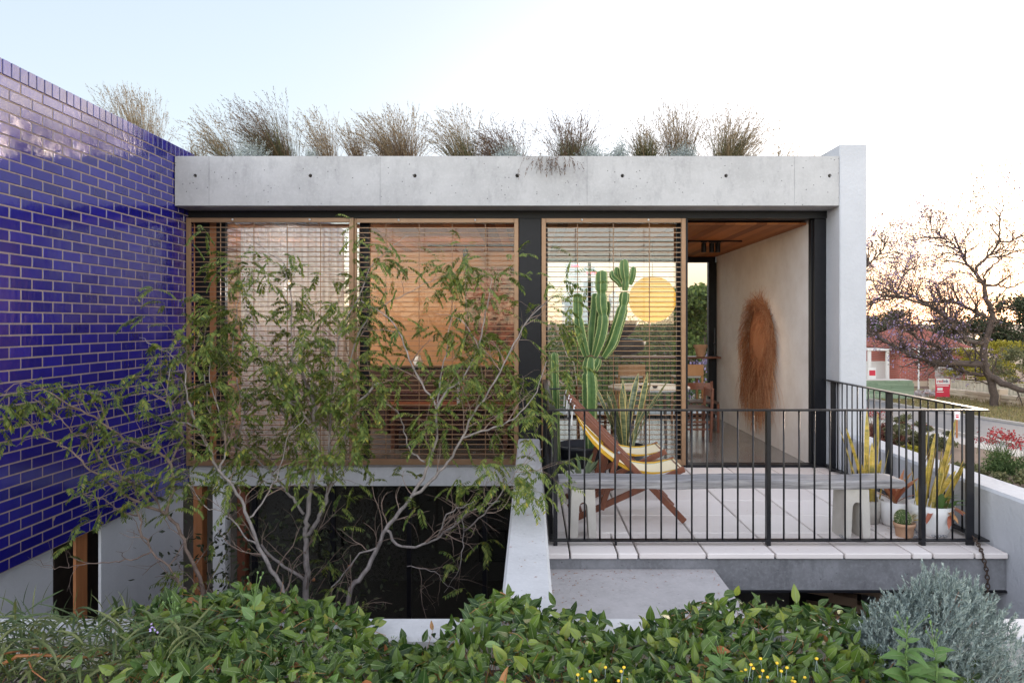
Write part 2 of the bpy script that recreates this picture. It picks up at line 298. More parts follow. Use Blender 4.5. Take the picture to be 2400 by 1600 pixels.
# ------------------------------------------------------------------ mesh builder and object helpers
class MB:
    def __init__(s): s.v = []; s.f = []; s.m = []; s.n = 0
    def add(s, vs, fs, mi=0):
        o = s.n; s.v.extend([tuple(p) for p in vs]); s.n += len(vs)
        for f in fs: s.f.append(tuple(i + o for i in f))
        if isinstance(mi, (list, tuple)): s.m.extend(mi)
        else: s.m.extend([mi] * len(fs))
    def box(s, a, b, mi=0, mat=None, bev=0.):
        x0, y0, z0 = a; x1, y1, z1 = b
        if bev:
            vs = []; 
            for (X, sx) in ((x0, 1), (x1, -1)):
                for (Y, sy) in ((y0, 1), (y1, -1)):
                    for (Z, sz) in ((z0, 1), (z1, -1)):
                        vs += [(X, Y + sy * bev, Z + sz * bev), (X + sx * bev, Y, Z + sz * bev), (X + sx * bev, Y + sy * bev, Z)]
            def I(i, j, k, w): return (i * 4 + j * 2 + k) * 3 + w
            fs = []
            for i in (0, 1):
                q = [I(i, 0, 0, 0), I(i, 1, 0, 0), I(i, 1, 1, 0), I(i, 0, 1, 0)]; fs.append(q if i else q[::-1])
                q = [I(0, i, 0, 1), I(1, i, 0, 1), I(1, i, 1, 1), I(0, i, 1, 1)]; fs.append(q[::-1] if i else q)
                q = [I(0, 0, i, 2), I(1, 0, i, 2), I(1, 1, i, 2), I(0, 1, i, 2)]; fs.append(q if i else q[::-1])
            for i in (0, 1):
                for j in (0, 1):
                    fs.append([I(i, j, 0, 0), I(i, j, 1, 0), I(i, j, 1, 1), I(i, j, 0, 1)])
                    fs.append([I(i, 0, j, 0), I(i, 1, j, 0), I(i, 1, j, 2), I(i, 0, j, 2)])
                    fs.append([I(0, i, j, 1), I(1, i, j, 1), I(1, i, j, 2), I(0, i, j, 2)])
                    for k in (0, 1): fs.append([I(i, j, k, 0), I(i, j, k, 1), I(i, j, k, 2)])
        else:
            vs = [(x0, y0, z0), (x1, y0, z0), (x1, y1, z0), (x0, y1, z0), (x0, y0, z1), (x1, y0, z1), (x1, y1, z1), (x0, y1, z1)]
            fs = [(3, 2, 1, 0), (4, 5, 6, 7), (0, 1, 5, 4), (1, 2, 6, 5), (2, 3, 7, 6), (3, 0, 4, 7)]
        if mat is not None: vs = [mat @ Vector(p) for p in vs]
        s.add(vs, fs, mi); return s
    def bar(s, a, b, w, h, up=(0, 0, 1), mi=0, bev=0.):
        a = Vector(a); b = Vector(b); d = (b - a); L = d.length; d.normalize(); u = Vector(up)
        sx = d.cross(u)
        if sx.length < 1e-4: sx = d.cross(Vector((0, 1, 0)))
        sx.normalize(); u = sx.cross(d)
        M = Matrix.Translation(a) @ Matrix((sx, d, u)).transposed().to_4x4()
        return s.box((-w / 2, 0, -h / 2), (w / 2, L, h / 2), mi, M, bev)
    def tube(s, pts, rad, n=6, mi=0, cap=True):
        pts = [Vector(p) for p in pts]; k = len(pts)
        if not hasattr(rad, '__len__'): rad = [rad] * k
        T = []
        for i in range(k):
            d = pts[min(i + 1, k - 1)] - pts[max(i - 1, 0)]
            T.append(d.normalized() if d.length > 1e-9 else Vector((0, 0, 1)))
        u = T[0].cross(Vector((.3, 1, .2))); 
        if u.length < 1e-3: u = T[0].cross(Vector((1, 0, 0)))
        u.normalize(); vs = []
        for i in range(k):
            u = u - T[i] * u.dot(T[i])
            if u.length < 1e-5: u = T[i].orthogonal()
            u.normalize(); w = T[i].cross(u)
            for j in range(n):
                a = 2 * math.pi * j / n
                vs.append(pts[i] + (u * math.cos(a) + w * math.sin(a)) * rad[i])
        fs = [(i * n + j, i * n + (j + 1) % n, (i + 1) * n + (j + 1) % n, (i + 1) * n + j) for i in range(k - 1) for j in range(n)]
        if cap: fs += [tuple(range(n))[::-1], tuple((k - 1) * n + j for j in range(n))]
        s.add(vs, fs, mi); return s
    def lathe(s, c, prof, n=28, mi=0, squash=(1, 1)):
        c = Vector(c); vs = []; k = len(prof)
        for r, z in prof:
            for j in range(n):
                a = 2 * math.pi * j / n; vs.append(c + Vector((r * squash[0] * math.cos(a), r * squash[1] * math.sin(a), z)))
        fs = [(i * n + j, i * n + (j + 1) % n, (i + 1) * n + (j + 1) % n, (i + 1) * n + j) for i in range(k - 1) for j in range(n)]
        if prof[0][0] > 1e-4: fs.append(tuple(range(n))[::-1])
        if prof[-1][0] > 1e-4: fs.append(tuple((k - 1) * n + j for j in range(n)))
        s.add(vs, fs, mi); return s
    def prism(s, poly, d, mi=0, M=None):
        """poly: list of (u,v) extruded by d along w; mapped by M (u,v,w)"""
        k = len(poly); vs = [Vector((u, v, 0)) for u, v in poly] + [Vector((u, v, d)) for u, v in poly]
        if M is not None: vs = [M @ p for p in vs]
        fs = [tuple(range(k))[::-1], tuple(range(k, 2 * k))] + [(i, (i + 1) % k, k + (i + 1) % k, k + i) for i in range(k)]
        s.add(vs, fs, mi); return s
    def sphere(s, c, r, n=16, m=10, mi=0, sc=(1, 1, 1)):
        c = Vector(c); vs = [c + Vector((0, 0, r * sc[2]))]
        for i in range(1, m):
            t = math.pi * i / m
            for j in range(n):
                a = 2 * math.pi * j / n
                vs.append(c + Vector((r * sc[0] * math.sin(t) * math.cos(a), r * sc[1] * math.sin(t) * math.sin(a), r * sc[2] * math.cos(t))))
        vs.append(c - Vector((0, 0, r * sc[2]))); fs = [(0, 1 + j, 1 + (j + 1) % n) for j in range(n)]
        for i in range(m - 2): fs += [(1 + i * n + j, 1 + (i + 1) * n + j, 1 + (i + 1) * n + (j + 1) % n, 1 + i * n + (j + 1) % n) for j in range(n)]
        b = 1 + (m - 2) * n; fs += [(b + j, len(vs) - 1, b + (j + 1) % n) for j in range(n)]
        s.add(vs, fs, mi); return s
    def build(s, name, mats, parent=None, smooth=False):
        me = bpy.data.meshes.new(name)
        off = Vector((0, 0, 0)); q = parent
        while q is not None: off = off + q.location; q = q.parent
        vs = np.array(s.v, dtype=np.float64).reshape(-1, 3) - np.array(off)
        me.from_pydata(vs.tolist(), [], s.f)
        if isinstance(mats, str): mats = [mats]
        for m in mats: me.materials.append(MATS[m])
        if len(mats) > 1: me.polygons.foreach_set('material_index', s.m)
        if smooth: me.polygons.foreach_set('use_smooth', [True] * len(me.polygons))
        me.update()
        o = bpy.data.objects.new(name, me); COL.objects.link(o)
        if parent is not None: o.parent = parent
        return o
def tag(o, label=None, cat=None, group=None, kind=None):
    if label: o['label'] = label
    if cat: o['category'] = cat
    if group: o['group'] = group
    if kind: o['kind'] = kind
    return o
def thing(name, loc, label, cat, group=None, kind=None):
    o = bpy.data.objects.new(name, None); COL.objects.link(o); o.location = loc; o.empty_display_size = .1
    return tag(o, label, cat, group, kind)
def dup(o, parent=None, label=None, loc=None, rz=None):
    c = o.copy(); COL.objects.link(c)
    if parent is not None: c.parent = parent
    if label: c['label'] = label
    if loc is not None: c.location = loc
    if rz is not None: c.rotation_euler = (0, 0, rz)
    for ch in [x for x in o.children]: dup(ch, c)
    return c
def bx(name, a, b, mat, parent=None, bev=0.): return MB().box(a, b, bev=bev).build(name, mat, parent)
# ------------------------------------------------------------------ ground, street and far land
def zg(y):
    if y < 17: return -2.2
    if y < 40: return -2.2 - 1.1 * (y - 17) / 23
    if y < 60: return -3.3 - .6 * (y - 40) / 20
    return -3.9
def ground():
    xs = [-3000, -300, -60, -6.0, 3.45, 3.64, 6, 9, 12, 15, 20, 26, 32, 40, 60, 300, 3000]
    ys = [-3000, -200, -40, -8, 2.45, 2.46, 12.3, 12.31, 17, 22, 28, 34, 40, 47, 53, 60, 80, 140, 400, 3500]
    def z(x, y):
        if -6.01 < x < 3.5 and 2.455 < y < 12.305: return -3.3
        return zg(y)
    m = MB(); nx = len(xs); vs = [(x, y, z(x, y)) for y in ys for x in xs]
    m.add(vs, [(j * nx + i, j * nx + i + 1, (j + 1) * nx + i + 1, (j + 1) * nx + i) for j in range(len(ys) - 1) for i in range(nx - 1)])
    tag(m.build('ground', 'ground_soil'), 'brown soil of the garden and the land beyond the house', 'ground', kind='structure')
ground()
def strip(name, mat, edges, dz, label, cat):
    """edges: list of (y, x0, x1) along the street"""
    m = MB(); vs = []
    for y, a, b in edges: vs += [(a, y, zg(y) + dz), (b, y, zg(y) + dz)]
    m.add(vs, [(2 * i, 2 * i + 1, 2 * i + 3, 2 * i + 2) for i in range(len(edges) - 1)])
    return tag(m.build(name, mat), label, cat, kind='structure')
YS = [-40, 5, 10, 17, 22, 28, 34, 40, 47, 53, 60, 90, 200]
def rx0(y): return 16.3 + .06 * (y - 25)
def rx1(y): return 21.2 + .075 * (y - 29)
strip('road', 'asphalt', [(y, rx0(y), rx1(y)) for y in YS], .012, 'grey asphalt street running past the garden', 'road')
strip('footpath', 'kerb', [(y, rx0(y) - 1.5, rx0(y) - .16) for y in YS], .01, 'pale footpath between the garden bed and the street', 'footpath')
strip('verge', 'verge', [(y, rx1(y) + .16, rx1(y) + 9) for y in YS], .012, 'dry straw coloured verge across the street', 'verge')
for xx, nm in ((rx0, 'near'), (rx1, 'far')):
    m = MB(); 
    for a, b in zip(YS[:-1], YS[1:]):
        s_ = -.16 if nm == 'near' else 0.
        m.add([(xx(a) + s_, a, zg(a) - .1), (xx(a) + s_ + .16, a, zg(a) - .1), (xx(b) + s_ + .16, b, zg(b) - .1), (xx(b) + s_, b, zg(b) - .1),
               (xx(a) + s_, a, zg(a) + .12), (xx(a) + s_ + .16, a, zg(a) + .12), (xx(b) + s_ + .16, b, zg(b) + .12), (xx(b) + s_, b, zg(b) + .12)],
              [(4, 5, 6, 7), (0, 1, 5, 4), (1, 2, 6, 5), (2, 3, 7, 6), (3, 0, 4, 7)])
    tag(m.build('kerb', 'kerb'), 'concrete kerb on the %s side of the street' % nm, 'kerb', kind='structure')

# ------------------------------------------------------------------ the blue glazed brick wall
def brick_wall():
    t = thing('brick_wall', (-3.87, 5, -.2), 'tall wall of glossy cobalt blue glazed bricks beside the courtyard', 'brick wall')
    MB().box((-4.10, 1.6, -.199), (-3.8728, 7.86, 3.55)).build('mortar_core', 'mortar', t)
    m = MB(); rr = random.Random(3)
    def brick(y0, y1, z0, z1, x=-3.87, i=.003):
        a, b = rr.gauss(0, .0042), rr.gauss(0, .0042); dx = rr.gauss(0, .0008)
        yc, zc = (y0 + y1) / 2, (z0 + z1) / 2
        def q(y, z, d): return (x + dx - d + (y - yc) * a + (z - zc) * b, y, z)
        vs = [q(y0, z0, .012), q(y1, z0, .012), q(y1, z1, .012), q(y0, z1, .012),
              q(y0, z0, .003), q(y1, z0, .003), q(y1, z1, .003), q(y0, z1, .003),
              q(y0 + i, z0 + i, 0), q(y1 - i, z0 + i, 0), q(y1 - i, z1 - i, 0), q(y0 + i, z1 - i, 0)]
        fs = [(8, 9, 10, 11)]
        for o in (0, 4): fs += [(o + j, o + (j + 1) % 4, o + 4 + (j + 1) % 4, o + 4 + j) for j in range(4)]
        m.add(vs, fs)
    g = .0100; ch = 3.65 / 42; bl = .232
    for c in range(42):
        z0 = -.2 + c * ch; y = 7.86 - (bl / 2 if c % 2 else 0) - bl + .0
        if c % 2: brick(7.86 - bl / 2, 7.855, z0 + g / 2, z0 + ch - g / 2)
        while y > 1.6:
            brick(y, y + bl - g, z0 + g / 2, z0 + ch - g / 2); y -= bl
    z0 = -.2 + 42 * ch
    m.build('glazed_brick', 'brick_glaze', t)['kind'] = 'stuff'
    m2 = MB(); y = 7.86
    while y > 1.6:
        a = rr.gauss(0, .006); 
        m2.box((-4.105, y - .078, z0 + .004), (-3.866 + rr.gauss(0, .001), y, z0 + .118), bev=.004); y -= .0868
    m2.build('coping_brick', 'brick_glaze', t)['kind'] = 'stuff'
    MB().box((-4.098, 1.6, z0 + .0), (-3.875, 7.86, z0 + .112)).build('coping_mortar', 'mortar', t)
brick_wall()

# ------------------------------------------------------------------ the house
house = thing('house', (0, 8, 0), 'low concrete house with timber slat screens, black steel frames and a planted roof', 'house')
H = house
def beam():
    y0, y1, z0, z1 = 7.41, 7.80, 2.90, 3.445; x0, x1 = -3.858, 3.35
    holes = [P(px, 412, y0) for px in (457, 727, 972, 1212, 1459, 1702, 1945)]
    seams = [P(px, 412, y0).x for px in (490, 891, 1376, 1862)]
    m = MB(); r = .021; hs = .05; n = 16
    m.box((x0, y0 + .055, z0), (x1, y1, z1)); m.f.pop(2 + len(m.f) - 6); m.m.pop()
    edges = sorted([x0, x1] + [h.x - hs for h in holes] + [h.x + hs for h in holes])
    edges = [x for x in edges if x0 <= x <= x1]
    ymid = y0 + .055
    # front skin
    def quad(a, b, c, d): m.add([a, b, c, d], [(0, 1, 2, 3)])
    for i in range(len(edges) - 1):
        a, b = edges[i], edges[i + 1]
        hh = [h for h in holes if abs((a + b) / 2 - h.x) < .01]
        if not hh: quad((a, y0, z0 + .004), (b, y0, z0 + .004), (b, y0, z1 - .004), (a, y0, z1 - .004)); continue
        h = hh[0]; zc = h.z
        quad((a, y0, z0 + .004), (b, y0, z0 + .004), (b, y0, zc - hs), (a, y0, zc - hs)); quad((a, y0, zc + hs), (b, y0, zc + hs), (b, y0, z1 - .004), (a, y0, z1 - .004))
        sq = []; ci = []
        for j in range(n):
            t = 2 * math.pi * j / n; c, s_ = math.cos(t), math.sin(t); k = hs / max(abs(c), abs(s_))
            sq.append((h.x + c * k, y0, zc + s_ * k)); ci.append((h.x + c * r, y0, zc + s_ * r))
        inn = [(h.x + (p[0] - h.x) * .7, y0 + .045, zc + (p[2] - zc) * .7) for p in ci]
        m.add(sq + ci + inn, [(j, (j + 1) % n, n + (j + 1) % n, n + j) for j in range(n)] + [(n + j, n + (j + 1) % n, 2 * n + (j + 1) % n, 2 * n + j) for j in range(n)] + [tuple(2 * n + j for j in range(n))])
    quad((x0, y0, z1 - .004), (x1, y0, z1 - .004), (x1, ymid, z1), (x0, ymid, z1))
    quad((x0, ymid, z0), (x1, ymid, z0), (x1, y0, z0 + .004), (x0, y0, z0 + .004))
    quad((x1, y0, z0), (x1, ymid, z0), (x1, ymid, z1), (x1, y0, z1)); quad((x0, ymid, z0), (x0, y0, z0), (x0, y0, z1), (x0, ymid, z1))
    o = m.build('roof_beam', 'beam_concrete', H)
    for x in seams: MB().box((x - .0013, y0 - .0015, z0 + .01), (x + .0013, y0 + .004, z1 - .01)).build('panel_seam', 'dark_concrete', o)
    for h in holes: MB().tube([h + Vector((0, .03, 0)), h + Vector((0, .044, 0))], .013, 10).build('tie_hole_plug', 'room_dark', o)
beam()
MB().box((-6, 7.80, 2.86), (3.36, 12.3, 3.24)).build('roof_slab', 'wall_concrete', H)
MB().box((-6, 7.42, 2.9), (-4.11, 7.80, 3.40)).build('roof_edge', 'wall_concrete', H)
MB().box((-6, 12.3, 2.86), (3.36, 12.5, 3.44)).build('parapet', 'wall_concrete', H)
tag(MB().box((-5.95, 7.81, 3.242), (3.34, 12.29, 3.36)).build('roof_soil', 'soil'), 'dark soil of the planted roof', 'soil', kind='structure')
# wing wall with a slight plaster arris
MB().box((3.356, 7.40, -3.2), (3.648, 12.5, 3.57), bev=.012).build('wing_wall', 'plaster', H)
MB().box((-3.868, 7.72, 2.815), (3.355, 7.86, 2.898)).build('head_beam', 'black_steel', H)
MB().box((-.131, 7.70, .0), (.123, 7.84, 2.812), bev=.006).build('steel_column', 'black_steel', H)
MB().box((1.755, 7.74, .03), (1.785, 7.86, 2.812)).build('door_jamb', 'black_steel', H)
fr = MB(); fr.box((3.222, 7.74, .03), (3.354, 7.80, 2.812)); fr.box((3.21, 7.80, .03), (3.30, 7.88, 2.812))
fr.build('door_jamb', 'black_steel', H)
MB().box((1.755, 7.71, .002), (3.354, 7.86, .028)).build('door_track', 'black_steel', H)
MB().box((.124, 7.73, .002), (1.754, 7.86, .024)).build('door_track', 'black_steel', H)

def screen(x0, x1, y, bays, nm):
    z0, z1 = .03, 2.81; w = .05
    m = MB()
    m.box((x0, y, z0), (x0 + w, y + .035, z1), bev=.003); m.box((x1 - w, y, z0), (x1, y + .035, z1), bev=.003)
    m.box((x0 + w, y, z1 - w), (x1 - w, y + .035, z1), bev=.003); m.box((x0 + w, y, z0), (x1 - w, y + .035, z0 + w * 1.3), bev=.003)
    o = m.build('sliding_screen', 'bronze', H); tag(o, nm)
    s = MB(); n = 48; zz0 = z0 + w * 1.3; zz1 = z1 - w
    for i in range(1, n):
        z = zz0 + (zz1 - zz0) * i / n; s.box((x0 + w, y + .010, z - .0042), (x1 - w, y + .024, z + .0042))
    s.build('slats', 'bronze', o)
    for i in range(1, bays):
        x = x0 + (x1 - x0) * i / bays; MB().tube([(x, y + .029, zz0), (x, y + .029, zz1)], .005, 6).build('tie_rod', 'bronze', o)
    for q in (.28, .74): MB().sphere((x0 + (x1 - x0) * q, y - .008, z1 - .02), .012, 8, 6).build('roller_stud', 'white_metal', o)
screen(-3.865, -1.985, 7.66, 5, 'bronze sliding screen next to the blue brick wall')
screen(-2.01, -.134, 7.70, 5, 'bronze sliding screen in front of the orange room')
screen(.126, 1.752, 7.69, 4, 'bronze sliding screen behind the tall cactus')
# glass and black window frames behind the screens
def pane(x0, x1, y, z0, z1, mat='glass', name='glass_pane'):
    return MB().box((x0, y, z0), (x1, y + .006, z1)).build(name, mat, H)
pane(-3.86, -1.96, 7.90, .03, 2.81); pane(-1.90, -.14, 7.92, .03, 2.81, 'open_glass'); pane(.2, 1.75, 7.90, .03, 2.81, 'clear_glass')
for x0, x1 in ((-3.866, -3.70), (-3.62, -3.52), (-1.965, -1.86), (.125, .2), (1.69, 1.753)): MB().box((x0, 7.87, .026), (x1, 7.94, 2.812)).build('window_frame', 'black_steel', H)
MB().box((-3.50, 7.875, .002), (-1.97, 7.94, .06)).build('window_sill', 'black_steel', H); MB().box((-1.855, 7.875, .002), (-.135, 7.94, .06)).build('window_sill', 'black_steel', H)
MB().box((-3.70, 7.88, .005), (-3.62, 7.945, 2.812)).build('timber_post', 'orange_timber', H)

# interior shell
cm = MB(); x = -5.9; rr = random.Random(5)
while x < 3.2:
    x2 = min(x + .118, 3.215); cm.box((x, 7.95, 2.775 + rr.uniform(0, .0012)), (x2, 11.84, 2.80)); x += .122
cm.build('timber_ceiling', 'ceiling_timber', H)
MB().box((-6, 7.87, 2.82), (3.2, 11.84, 2.85)).build('ceiling_backing', 'room_dark', H)
MB().box((.0, 7.87, -.2), (3.22, 12.0, .0)).build('room_floor', 'floor_polished', H)
MB().box((-6, 7.95, -.21), (-.001, 12.0, -.001)).build('room_floor', 'floor_polished', H)
MB().box((3.224, 7.882, -.2), (3.350, 11.84, 2.856)).build('interior_wall', 'inner_plaster', H)
MB().box((-6, 11.0, .0), (-.105, 11.1, 2.774)).build('interior_wall', 'warm_plaster', H)
MB().box((-6, 7.95, 0), (-5.9, 10.99, 2.774)).build('interior_wall', 'warm_plaster', H)
MB().box((-.10, 7.86, .0), (.0, 11.6, 2.774)).build('interior_wall', 'warm_plaster', H)
for x0, x1 in ((.02, .07), (1.0, 1.05), (3.08, 3.22)): MB().box((x0, 11.80, .041), (x1, 11.9, 2.679)).build('rear_window_frame', 'black_steel', H)
MB().box((.02, 11.795, 2.68), (3.2, 11.9, 2.774)).build('rear_window_head', 'black_steel', H); MB().box((.02, 11.81, .002), (3.2, 11.89, .04)).build('rear_window_sill', 'black_steel', H)
pane(.07, 3.08, 11.85, .04, 2.68, 'rear_glass', 'rear_glass_pane')
MB().box((-.1, 12.0, -.2), (3.355, 13.2, -.02)).build('balcony_slab', 'wall_concrete', H)
# storey below
MB().box((-3.866, 7.74, -.215), (-.138, 7.949, -.002), bev=.004).build('floor_slab_edge', 'wall_concrete', H)
low = MB(); 
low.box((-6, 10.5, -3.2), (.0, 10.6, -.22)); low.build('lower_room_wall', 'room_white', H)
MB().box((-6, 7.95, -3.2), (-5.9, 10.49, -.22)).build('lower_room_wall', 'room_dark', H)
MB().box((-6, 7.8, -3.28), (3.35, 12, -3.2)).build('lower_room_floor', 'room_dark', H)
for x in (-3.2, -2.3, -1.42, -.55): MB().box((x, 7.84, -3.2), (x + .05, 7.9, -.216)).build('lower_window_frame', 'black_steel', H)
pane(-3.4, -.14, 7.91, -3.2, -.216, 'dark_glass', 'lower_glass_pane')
MB().box((-3.84, 7.78, -3.2), (-3.74, 7.9, -.216)).build('timber_post', 'orange_timber', H)
MB().box((-3.34, 7.78, -3.2), (-3.25, 7.9, -.216)).build('timber_post', 'red_timber', H)
MB().box((-3.61, 7.76, -3.2), (-3.47, 7.9, -.216)).build('pale_post', 'white_metal', H)
# white wall below the bricks with its timber-framed opening
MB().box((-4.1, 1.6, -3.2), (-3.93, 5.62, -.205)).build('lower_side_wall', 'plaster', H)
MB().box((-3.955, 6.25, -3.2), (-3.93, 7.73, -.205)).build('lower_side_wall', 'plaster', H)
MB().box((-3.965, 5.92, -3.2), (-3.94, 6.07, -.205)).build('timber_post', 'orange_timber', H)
MB().box((-5.6, 5.3, -3.2), (-5.5, 6.6, -.1)).build('lower_room_wall', 'room_dark', H)
# terrace slab and the dark space under it
MB().box((.11, 4.87, -.275), (3.395, 7.70, -.042), bev=.004).build('terrace_slab', 'dark_concrete', H)
MB().box((.11, 4.86, -.288), (3.395, 4.95, -.276)).build('slab_angle', 'rail_steel', H)
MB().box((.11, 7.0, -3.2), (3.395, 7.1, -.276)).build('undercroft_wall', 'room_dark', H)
sb = MB(); rr = random.Random(9)
for r_ in range(9):
    for c_ in range(5):
        if (r_ + c_) % 2: continue
        x = 2.5 + c_ * .2; z = -.36 - r_ * .085
        M = Matrix.Translation((x, 5.9, z)) @ Matrix.Rotation(math.radians(-28), 4, 'Z')
        sb.box((-.11, -.05, 0), (.11, .05, .075), 0, M)
sb.build('brick_lattice', 'screen_brick', H)
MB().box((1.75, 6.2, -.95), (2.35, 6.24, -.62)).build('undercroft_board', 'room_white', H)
MB().box((.11, 3.022, -.32), (1.312, 4.868, -.12), bev=.004).build('lower_deck', 'deck_concrete', H)

# garden walls
def wall(name, a, b, mat, label, bev=.015):
    tag(MB().box(a, b, bev=bev).build(name, mat), label, 'wall')
wall('divider_wall', (-.137, 3.023, -3.2), (.106, 7.69, .33), 'wall_concrete', 'pale concrete divider wall between the courtyard tree and the terrace')
wall('planter_wall', (-6, 2.82, -3.2), (3.395, 3.02, .33), 'wall_concrete', 'pale low wall half hidden behind the leafy garden bed')
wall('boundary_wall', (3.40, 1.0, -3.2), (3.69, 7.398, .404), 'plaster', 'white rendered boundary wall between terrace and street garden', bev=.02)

# terrace paving
pv = MB(); rr = random.Random(4); g = .004
rows = [4.83 + .484 * k for k in range(7)]
for k, y in enumerate(rows):
    y1 = min(y + .484, 7.705)
    cols = [.118, .281] + [.281 + .4845 * j for j in range(1, 7)] + [3.392]
    if k == 0: cols = sorted(cols[:2] + [.62, .767, 1.25, 1.736, 2.225, 2.705, 2.853, 3.15, 3.392])
    for a, b in zip(cols[:-1], cols[1:]):
        if b - a < .02: continue
        gx = .007
        pv.box((a + gx, y + g, -.04 + rr.uniform(0, .001)), (b - gx, y1 - g, rr.uniform(-.001, .001)), bev=.005)
tag(pv.build('terrace_paving', 'paver'), 'large pale square pavers on the terrace', 'paving', kind='structure')
tag(MB().box((.118, 4.9, -.041), (3.39, 7.70, -.0375)).build('paving_bed', 'room_dark'), 'dark bed under the terrace pavers', 'paving', kind='structure')

# ------------------------------------------------------------------ balustrades
def balustrade():
    t = thing('balustrade', (1.8, 5.02, 0), 'black steel balustrade round the front of the terrace', 'balustrade')
    Y = 5.02; XR = 3.325; XL = .162
    m = MB(); m.box((.137, Y - .025, .985), (3.364, Y + .025, .997), bev=.002); m.box((XR - .02, Y + .026, .985), (3.364, 7.70, .997), bev=.002)
    m.box((.137, Y + .026, .985), (.187, 7.66, .997), bev=.002); m.build('top_rail', 'rail_steel', t)
    m = MB(); m.box((.137, Y - .025, .03), (3.364, Y + .025, .042), bev=.002); m.box((XR - .02, Y + .026, .03), (3.364, 7.70, .042)); m.box((.137, Y + .026, .03), (.187, 7.66, .042))
    m.build('bottom_rail', 'rail_steel', t)
    b0 = None
    def bal(x, y):
        nonlocal b0
        if b0 is None:
            mb = MB().tube([(0, 0, .0425), (0, 0, .9845)], .0068, 8)
            b0 = mb.build('baluster', 'rail_steel'); b0.parent = t; o = b0
            b0.data.polygons.foreach_set('use_smooth', [True] * len(b0.data.polygons))
        else: o = b0.copy(); COL.objects.link(o)
        o.location = (x - 1.8, y - 5.02, 0)
    for k in range(27):
        x = (1334 + 35.93 * k - VX) * Y / F
        if k in (13, 23): continue
        bal(x, Y)
    bal((2295 - VX) * Y / F, Y)
    def post(x, y, wx, wy, z0=.0):
        MB().box((x - wx / 2, y - wy / 2, z0), (x + wx / 2, y + wy / 2, .984), bev=.002).build('post', 'rail_steel', t)
    post((1303 - VX) * Y / F - .004, Y, .03, .04); post((1800 - VX) * Y / F, Y, .03, .045); post((2161 - VX) * Y / F, Y, .032, .045); post((2273 - VX) * Y / F, Y, .058, .02)
    MB().box((.618, Y - .01, .0), (.636, Y + .01, .03)).build('post_foot', 'rail_steel', t)
    y = Y + .14
    while y < 7.6:
        if abs(y - 6.33) > .05: bal(XR + .01, y)
        bal(XL, y); y += .1127
    post(XR + .005, 6.33, .06, .014); post(XR + .005, 7.5, .06, .014); post(XL, 6.4, .045, .014); post(XL, 7.6, .045, .014)
balustrade()
def rear_balustrade():
    t = thing('balustrade', (1.5, 12.6, 0), 'thin black balustrade outside the rear window, seen through the room', 'balustrade')
    m = MB(); m.box((.0, 12.58, .99), (3.34, 12.62, 1.0)); m.build('top_rail', 'rail_steel', t)
    m = MB(); m.box((.0, 12.58, .05), (3.34, 12.62, .06)); m.build('bottom_rail', 'rail_steel', t)
    b0 = MB().tube([(0, 0, .061), (0, 0, .989)], .007, 6).build('baluster', 'rail_steel'); b0.parent = t
    x = .06; o = b0
    while x < 3.3:
        o.location = (x - 1.5, 0, 0); x += .115
        if x < 3.3: o = b0.copy(); COL.objects.link(o)
rear_balustrade()
# ------------------------------------------------------------------ terrace furniture
def bench():
    t = thing('bench', (1.5, 5.25, 0), 'weathered grey timber bench on two arched concrete legs', 'bench')
    m = MB(); n = 40; rr = random.Random(2); prev = None
    x0, x1 = .215, 2.815
    sec = [(-.11, .385), (-.115, .40), (-.115, .437), (-.104, .45), (.10, .452), (.112, .44), (.112, .39), (.10, .378)]
    vs = []; 
    for i in range(n + 1):
        x = x0 + (x1 - x0) * i / n; e = .0 
        if i == n: e = .03
        for j, (dy, z) in enumerate(sec):
            vs.append((x - (e if j in (0, 7) else 0) + (rr.uniform(-.006, .006) if i in (0, n) else 0), 5.245 + dy + math.sin(i * .9 + j) * .0025 + rr.gauss(0, .0012), z - (.012 if i == n and j in (2, 3, 4) else 0) + rr.gauss(0, .0012) + .004 * math.sin(i * .35)))
    k = len(sec)
    fs = [(i * k + j, (i + 1) * k + j, (i + 1) * k + (j + 1) % k, i * k + (j + 1) % k) for i in range(n) for j in range(k)]
    fs += [tuple(range(k)), tuple(n * k + j for j in range(k))[::-1]]
    m.add(vs, fs); m.build('seat', 'weathered_timber', t)
    def leg(xa, xb):
        h = .377; w = xb - xa; c = (xa + xb) / 2
        out = [(xa - .012, 0), (xa + .045, 0), (xa + .052, .15)]
        for i in range(9):
            a = math.pi - math.pi * i / 8; out.append((c + math.cos(a) * (w / 2 - .056), .235 + math.sin(a) * .045))
        out += [(xb - .052, .15), (xb - .045, 0), (xb + .012, 0), (xb, h), (xa, h)]
        M = Matrix(((1, 0, 0, 0), (0, 0, 1, 5.15), (0, 1, 0, 0), (0, 0, 0, 1)))
        MB().prism(out, .2, 0, M).build('leg', 'leg_concrete', t)
    leg(.312, .488); leg(2.375, 2.555)
bench()

